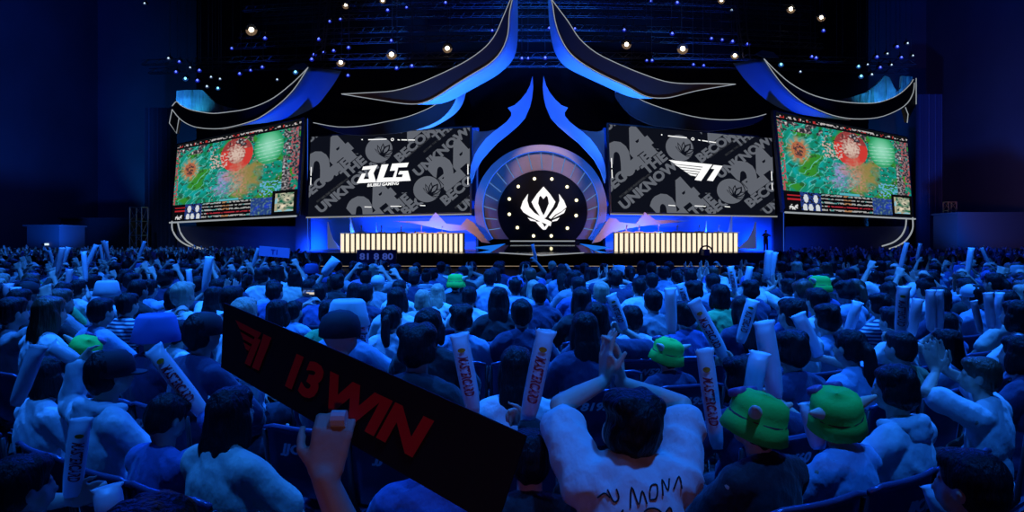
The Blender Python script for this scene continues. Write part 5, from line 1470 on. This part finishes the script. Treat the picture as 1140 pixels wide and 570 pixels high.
def holder():
    x, y = -.62, 1.12
    Wt = Vector((P(364, 528, 1.33)))+Vector((0, -.02, 0))
    loc = Wt-Vector((x, y, 0))
    pose = dict(voxel=.007, R=loc, hintR=(.5, .1, -1), fR=(.12, .35, 1), nR=(-.05, 1, .1), curlR=.95, sideR=1, seed=2, hk=.98, sleeve='short')
    r, B = make_person('spectator', 'person below the banner whose bare right arm holds it up', x, y, 0, 1.0, 'holder', pose, 'short', 'black', 'white', None, 'spectators near the camera')
    W = B['pose']['WR']; 
    bm = bmesh.new(); c = W+Vector((.02, .035, .105)); add_tube(bm, [c+Vector((-.014, 0, 0)), c+Vector((.014, 0, .0))], .0165, 12); bm_obj('finger_tape', bm, M['white_wrap'], r)
    make_chair('dark stacking chair of the person holding the banner', x, y-.02, 0, None, 'rows of stacking chairs')
holder()

# purple sign held up far off, LED signs
M['sign_purple'] = mat('lilac paper sign', (.45, .38, .8), .6); M['sign_ink'] = mat('violet sign ink', (.12, .05, .35), .6)
def sign(label, px0, py0, px1, py1, Y, tx, m, ink, rot=0):
    a = P(px0, py0, Y); b = P(px1, py1, Y); w = b.x-a.x; h = a.z-b.z
    t = thing('hand_sign', label, 'sign', ((a.x+b.x)/2, Y, b.z)); t.rotation_euler = (0, rot, 0)
    bm = bmesh.new(); add_box(bm, (0, 0, h/2), (w, .012, h)); bm_obj('sign_board', bm, m, t)
    vs, fs, tw = text2d(tx, .03, 0); k = h*.5/.7; sx = min(1, w*.85/(tw*k))
    link_mesh('sign_text', [((x-tw/2)*k*sx, -.009, h*.25+yv*k) for x, yv in vs], fs, ink, t)
sign('lilac paper sign held overhead in the crowd left of centre', 288, 275, 322, 286, 9.6, 'T1', M['sign_purple'], M['sign_ink'], .08)
M['led_panel'] = mat('dark blue led panel', (.02, .03, .12), .4); M['led_ink'] = emat('blue led text', (.03, .06, .32), 1)
def monitor(label, px0, py0, px1, py1, Y, tx):
    a = P(px0, py0, Y); b = P(px1, py1, Y); w = b.x-a.x; h = a.z-b.z
    t = thing('floor_monitor', label, 'display', ((a.x+b.x)/2, Y, 0))
    bm = bmesh.new(); add_box(bm, (0, .05, b.z+h/2), (w, .1, h)); bm_obj('display_panel', bm, M['led_panel'], t)
    bm = bmesh.new(); add_box(bm, (-w*.35, .1, b.z/2), (.12, .12, b.z)); add_box(bm, (w*.35, .1, b.z/2), (.12, .12, b.z)); add_box(bm, (0, .2, .04), (w*.8, .5, .08)); bm_obj('display_stand', bm, M['black'], t)
    if tx:
        vs, fs, tw = text2d(tx, .03, 0); k = h*.45/.7; sx = min(1.4, w*.85/(tw*k))
        link_mesh('display_text', [((x-tw/2)*k*sx, -.006, b.z+h*.28+yv*k) for x, yv in vs], fs, M['led_ink'], t)
monitor('low dark blue display panel with dim text before the left desk', 397, 278, 441, 293, 40, '81 8 80')
monitor('low blue lit display panel right of the right desk', 858, 280, 884, 292, 42, '')

# stage crew
def crew(label, px, Y, zbase, h, rz, pose, shirt):
    B = get_body('stand_'+label[:6], dict(POSES['rest'], stand=True, voxel=.02, **pose))
    sc = h/1.76; x = (px-CX)*Y/F
    r = thing('crew_member', label, 'person', (x, Y, zbase+.40*sc), rz, None); r.scale = (sc, sc, sc)
    part_obj('body', B['body'], M['skin'], r); part_obj('shirt', B['shirt'], M['sh_'+shirt], r); part_obj('trousers', B['trousers'], M['trousers'], r)
    part_obj('hair', HAIR['short'][0], M['hair_black'], r, Matrix.Translation(B['hc']) @ B['rot'].to_matrix().to_4x4())
crew('person in black standing at the right end of the stage', 852.5, 53.5, ZD+.0, 1.75, PI, dict(L=(-.1, .25, .95), R=(.1, .25, .95)), 'black')
Bs = make_person('desk_player', 'person in black seated behind the left desk facing the crowd', (462-CX)*55.4/F, 55.6, PI, 1.25, 'restlong', POSES['restlong'], 'short', 'black', 'black', z=ZD)
# camera rig before the right desk
t = thing('stage_camera', 'black broadcast camera with round ring handle before the right desk', 'camera', P(786, 297, 40).to_tuple()[:2]+(0,))
zc = ZC-(281-HY)*40/F
bm = bmesh.new(); add_tube(bm, [(.38*math.cos(a_*PI/12), 0, zc+.38*math.sin(a_*PI/12)) for a_ in range(24)], .05, 6, True); bm_obj('ring_handle', bm, M['black'], t)
bm = bmesh.new(); add_box(bm, (0, .1, zc), (.34, .6, .36)); add_tube(bm, [(0, .35, zc), (0, .75, zc)], [.15, .19], 12); bm_obj('camera_body', bm, M['truss'], t)
for a_ in range(3):
    bm = bmesh.new(); q = 2*PI*a_/3+.5; add_tube(bm, [(0, 0, zc-.35), (.5*math.cos(q), .5*math.sin(q), 0)], .035, 6); bm_obj('tripod_leg', bm, M['black'], t)

# ================================================================== the far crowd nobody could count
def far_crowd():
    r = random.Random(99); V = []; Fc = []; FM = []
    mats = [M['skin'], M['hair_black'], M['sh_white'], M['sh_pale blue'], M['sh_navy'], M['sh_blue'], M['stick'], M['hair_brown']]
    def tube(pts, rad, mi, n=5):
        o = len(V)
        for i, p in enumerate(pts):
            d = (pts[min(i+1, len(pts)-1)]-pts[max(0, i-1)]); s, t = frame(d)
            for k in range(n): V.append(p+(s*math.cos(2*PI*k/n)+t*math.sin(2*PI*k/n))*rad[i])
        for i in range(len(pts)-1):
            for k in range(n): Fc.append((o+i*n+k, o+i*n+(k+1) % n, o+(i+1)*n+(k+1) % n, o+(i+1)*n+k)); FM.append(mi)
        Fc.append(tuple(o+k for k in range(n))); FM.append(mi); Fc.append(tuple(o+(len(pts)-1)*n+k for k in range(n))[::-1]); FM.append(mi)
    def figure(x, y, sc):
        b = Vector((x, y, 0)); sm_ = r.choice([2, 2, 3, 3, 3, 4, 5, 5]); hh = 1.25*sc
        tube([b+Vector((0, 0, .5)), b+Vector((0, 0, .8)), b+Vector((0, 0, 1.03*sc)), b+Vector((0, 0, 1.10*sc))], [.17, .2, .2, .07], sm_, 7)
        tube([b+Vector((0, .01, hh-.13)), b+Vector((0, .0, hh-.08)), b+Vector((0, 0, hh)), b+Vector((0, 0, hh+.08)), b+Vector((0, 0, hh+.115))], [.05, .085, .1, .075, .03], 1 if r.random() < .9 else 7, 7)
        left = x < 0
        for s in (-1, 1):
            if r.random() < (.55 if left else .32):
                sh = b+Vector((s*.19, 0, 1.0*sc)); el = b+Vector((s*.3, .1, 1.18*sc)); ha = b+Vector((s*r.uniform(.05, .4), .12, r.uniform(1.2, 1.36)*sc))
                tube([sh, el, ha], [.05, .04, .03], 0, 4); tube([ha, ha+Vector((0, 0, .05)), ha+Vector((0, .01, .13))], [.03, .045, .03], 0, 5)
                if r.random() < .35: tube([ha, ha+Vector((r.uniform(-.15, .15), 0, .2))], [.03, .045], 6, 5)
            else: tube([b+Vector((s*.19, 0, 1.0*sc)), b+Vector((s*.25, .05, .75))], [.055, .05], sm_, 4)
    k = 13; y0 = 16.3
    n = 0
    while y0 < 44:
        x = -y0*.78
        while x < y0*.8:
            keep = (x < -(3.5+.42*(y0-14))) or (x > 5.0+.45*(y0-14))
            if keep and r.random() < .93: figure(x+r.uniform(-.12, .12), y0+r.uniform(-.2, .2), r.uniform(.92, 1.1)); n += 1
            x += .62
        y0 += 1.05
    o = link_mesh('distant_crowd', V, Fc, mats, None, FM, True)
    tag(o, 'distant packed crowd with raised arms and sticks at both sides before the stage', 'crowd'); o['kind'] = 'stuff'
    print('FAR', n)
far_crowd()

# ================================================================== light
def spot(name, loc, target, color, power, size=60, blend=.6, radius=.3):
    l = bpy.data.lights.new(name, 'SPOT'); l.color = color; l.energy = power; l.spot_size = math.radians(size); l.spot_blend = blend; l.shadow_soft_size = radius
    o = bpy.data.objects.new(name, l); COL.objects.link(o); o.location = loc
    o.rotation_euler = (Vector(target)-Vector(loc)).to_track_quat('-Z', 'Y').to_euler(); return o
BL = (.012, .20, 1.0)
DB = (.004, .08, 1.0)
CY = (.03, .5, 1.0)
# stage wash from the deck upwards onto eaves and ornaments
for s in (-1, 1):
    cx = SX
    spot('stage_uplight', (cx+s*3.5, 52.0, 1.3), (cx+s*4, 57, 17), DB, 12000, 60)
    spot('stage_uplight', (cx+s*10, 52.5, 1.3), (cx+s*8, 57, 13.5), (.03, .25, 1), 13000, 50)
    spot('stage_uplight', (cx+s*20, 52.5, 1.3), (cx+s*19, 57, 13), DB, 8000, 55)
    spot('ornament_light', (cx+s*1.5, 53.5, 1.4), (cx+s*4.5, 59, 9), (.01, .17, 1), 5200, 62)
    spot('set_wall_light', (cx+s*14.5, 56.2, 1.25), (cx+s*14.5, 62, 2.6), (.01, .10, 1), 2600, 120)
    spot('set_wall_light', (cx+s*8.5, 56.2, 1.25), (cx+s*8.5, 62, 2.6), (.01, .10, 1), 2600, 120)
    spot('bay_light', (cx+s*20, 60.5, 1.15), (cx+s*20.5, 64, 1.6), DB, 900, 130)
    spot('bay_light', (cx+s*24, 60.5, 1.15), (cx+s*24, 64, 1.6), DB, 500, 130)
    spot('cloth_light', (cx+s*28, 55.5, 12.2), (cx+s*29, 57.2, 14.4), CY, 150, 110)
    spot('cloth_light', (cx+s*30.0, 55.8, 12.6), (cx+s*29.5, 57.2, 14.5), (.02, .25, 1), 300, 100)
    spot('mountain_light', (cx+s*8, 49, 5), (cx+s*8, 58, 3.1), (1, .55, .42), 1500, 55)
    spot('face_light', (cx+s*9, 38, 12), (cx+s*9, 55, 15), (1, .8, .9), 380, 55)
    spot('side_wall_wash', (s*30, 48, 2), (s*46, 60, 12), (.004, .12, 1), 12000, 80)
    spot('side_wall_wash', (s*26, 30, 22), (s*46, 42, 22), (.01, .04, 1), 20000, 95)
    spot('back_wall_wash', (s*36, 66, 2), (s*36, 75, 10), (.01, .25, 1), 6000, 70)
    spot('fin_light', (cx+s*15, 50, 3.5), (cx+s*16.5, 58, 2.6), (.35, .5, 1), 420, 45)
spot('right_wall_warm_wash', (30, 40, 3), (46, 58, 8), (1, .35, .3), 2200, 60)
spot('ring_light_low', (SX+1, 56, 1.3), (SX+1, 61, 3.5), (.01, .2, 1), 800, 130)
spot('ring_top_light', (SX+1, 46, 16), (SX+1, 61, 7.6), (1, .75, .72), 8000, 24)
# crowd wash from the rig
FB = (.002, .05, 1.0); OB = (.012, .18, 1.0)
for x, y, z, tx, ty, p, sz, c in ((-8, 22, 14, -3, 7, 3000, 60, FB), (8, 22, 14, 3, 7, 3000, 60, FB), (0, 26, 15, 0, 11, 3000, 60, FB), (-16, 28, 14, -12, 15, 6000, 75, FB), (16, 28, 14, 12, 15, 6000, 75, FB),
                               (-4.5, 6.5, 10, -3, 7.5, 6000, 70, OB), (4.5, 6.5, 10, 3, 7.5, 6000, 70, OB), (0, 7.0, 10.5, 0, 7.0, 4500, 62, OB), (-14, 18, 16, -20, 32, 14000, 80, OB), (16, 18, 16, 22, 32, 9000, 80, FB),
                               (-6, 12, 12, -5, 13, 5000, 75, OB), (6, 12, 12, 5, 13, 5000, 75, OB), (1.6, 1.2, 7.0, 1.2, 2.6, 1000, 50, OB), (-2.4, 1.6, 7.0, -2.0, 2.9, 800, 50, OB)):
    spot('crowd_wash', (x, y, z), (tx, ty, 1), c, p, sz, .9, .15)
spot('warm_rear_fill', (0, -1.6, 1.15), (.1, 2, 1.12), (1, .36, .18), 13, 46, 1, .15)  # warm fill added behind the camera, no fixture stands there
w = bpy.data.worlds.new('World'); SC.world = w; w.use_nodes = True
w.node_tree.nodes['Background'].inputs[0].default_value = (.01, .05, .4, 1); w.node_tree.nodes['Background'].inputs[1].default_value = .02

# ================================================================== camera
cd = bpy.data.cameras.new('camera'); cd.sensor_width = 36; cd.lens = 36*F/1140; cd.shift_y = -(285-HY)/1140; cd.clip_end = 300
co = bpy.data.objects.new('camera', cd); COL.objects.link(co); co.location = (0, 0, ZC); co.rotation_euler = (PI/2, 0, 0)
SC.camera = co
SC.view_settings.view_transform = 'Standard'; SC.view_settings.look = 'None'; SC.view_settings.gamma = 1; SC.view_settings.exposure = 0
SC.view_settings.use_curve_mapping = False
SC.cycles.max_bounces = 4; SC.cycles.diffuse_bounces = 2; SC.cycles.glossy_bounces = 2
SC.cycles.use_denoising = True
SC.cycles.sample_clamp_indirect = 3
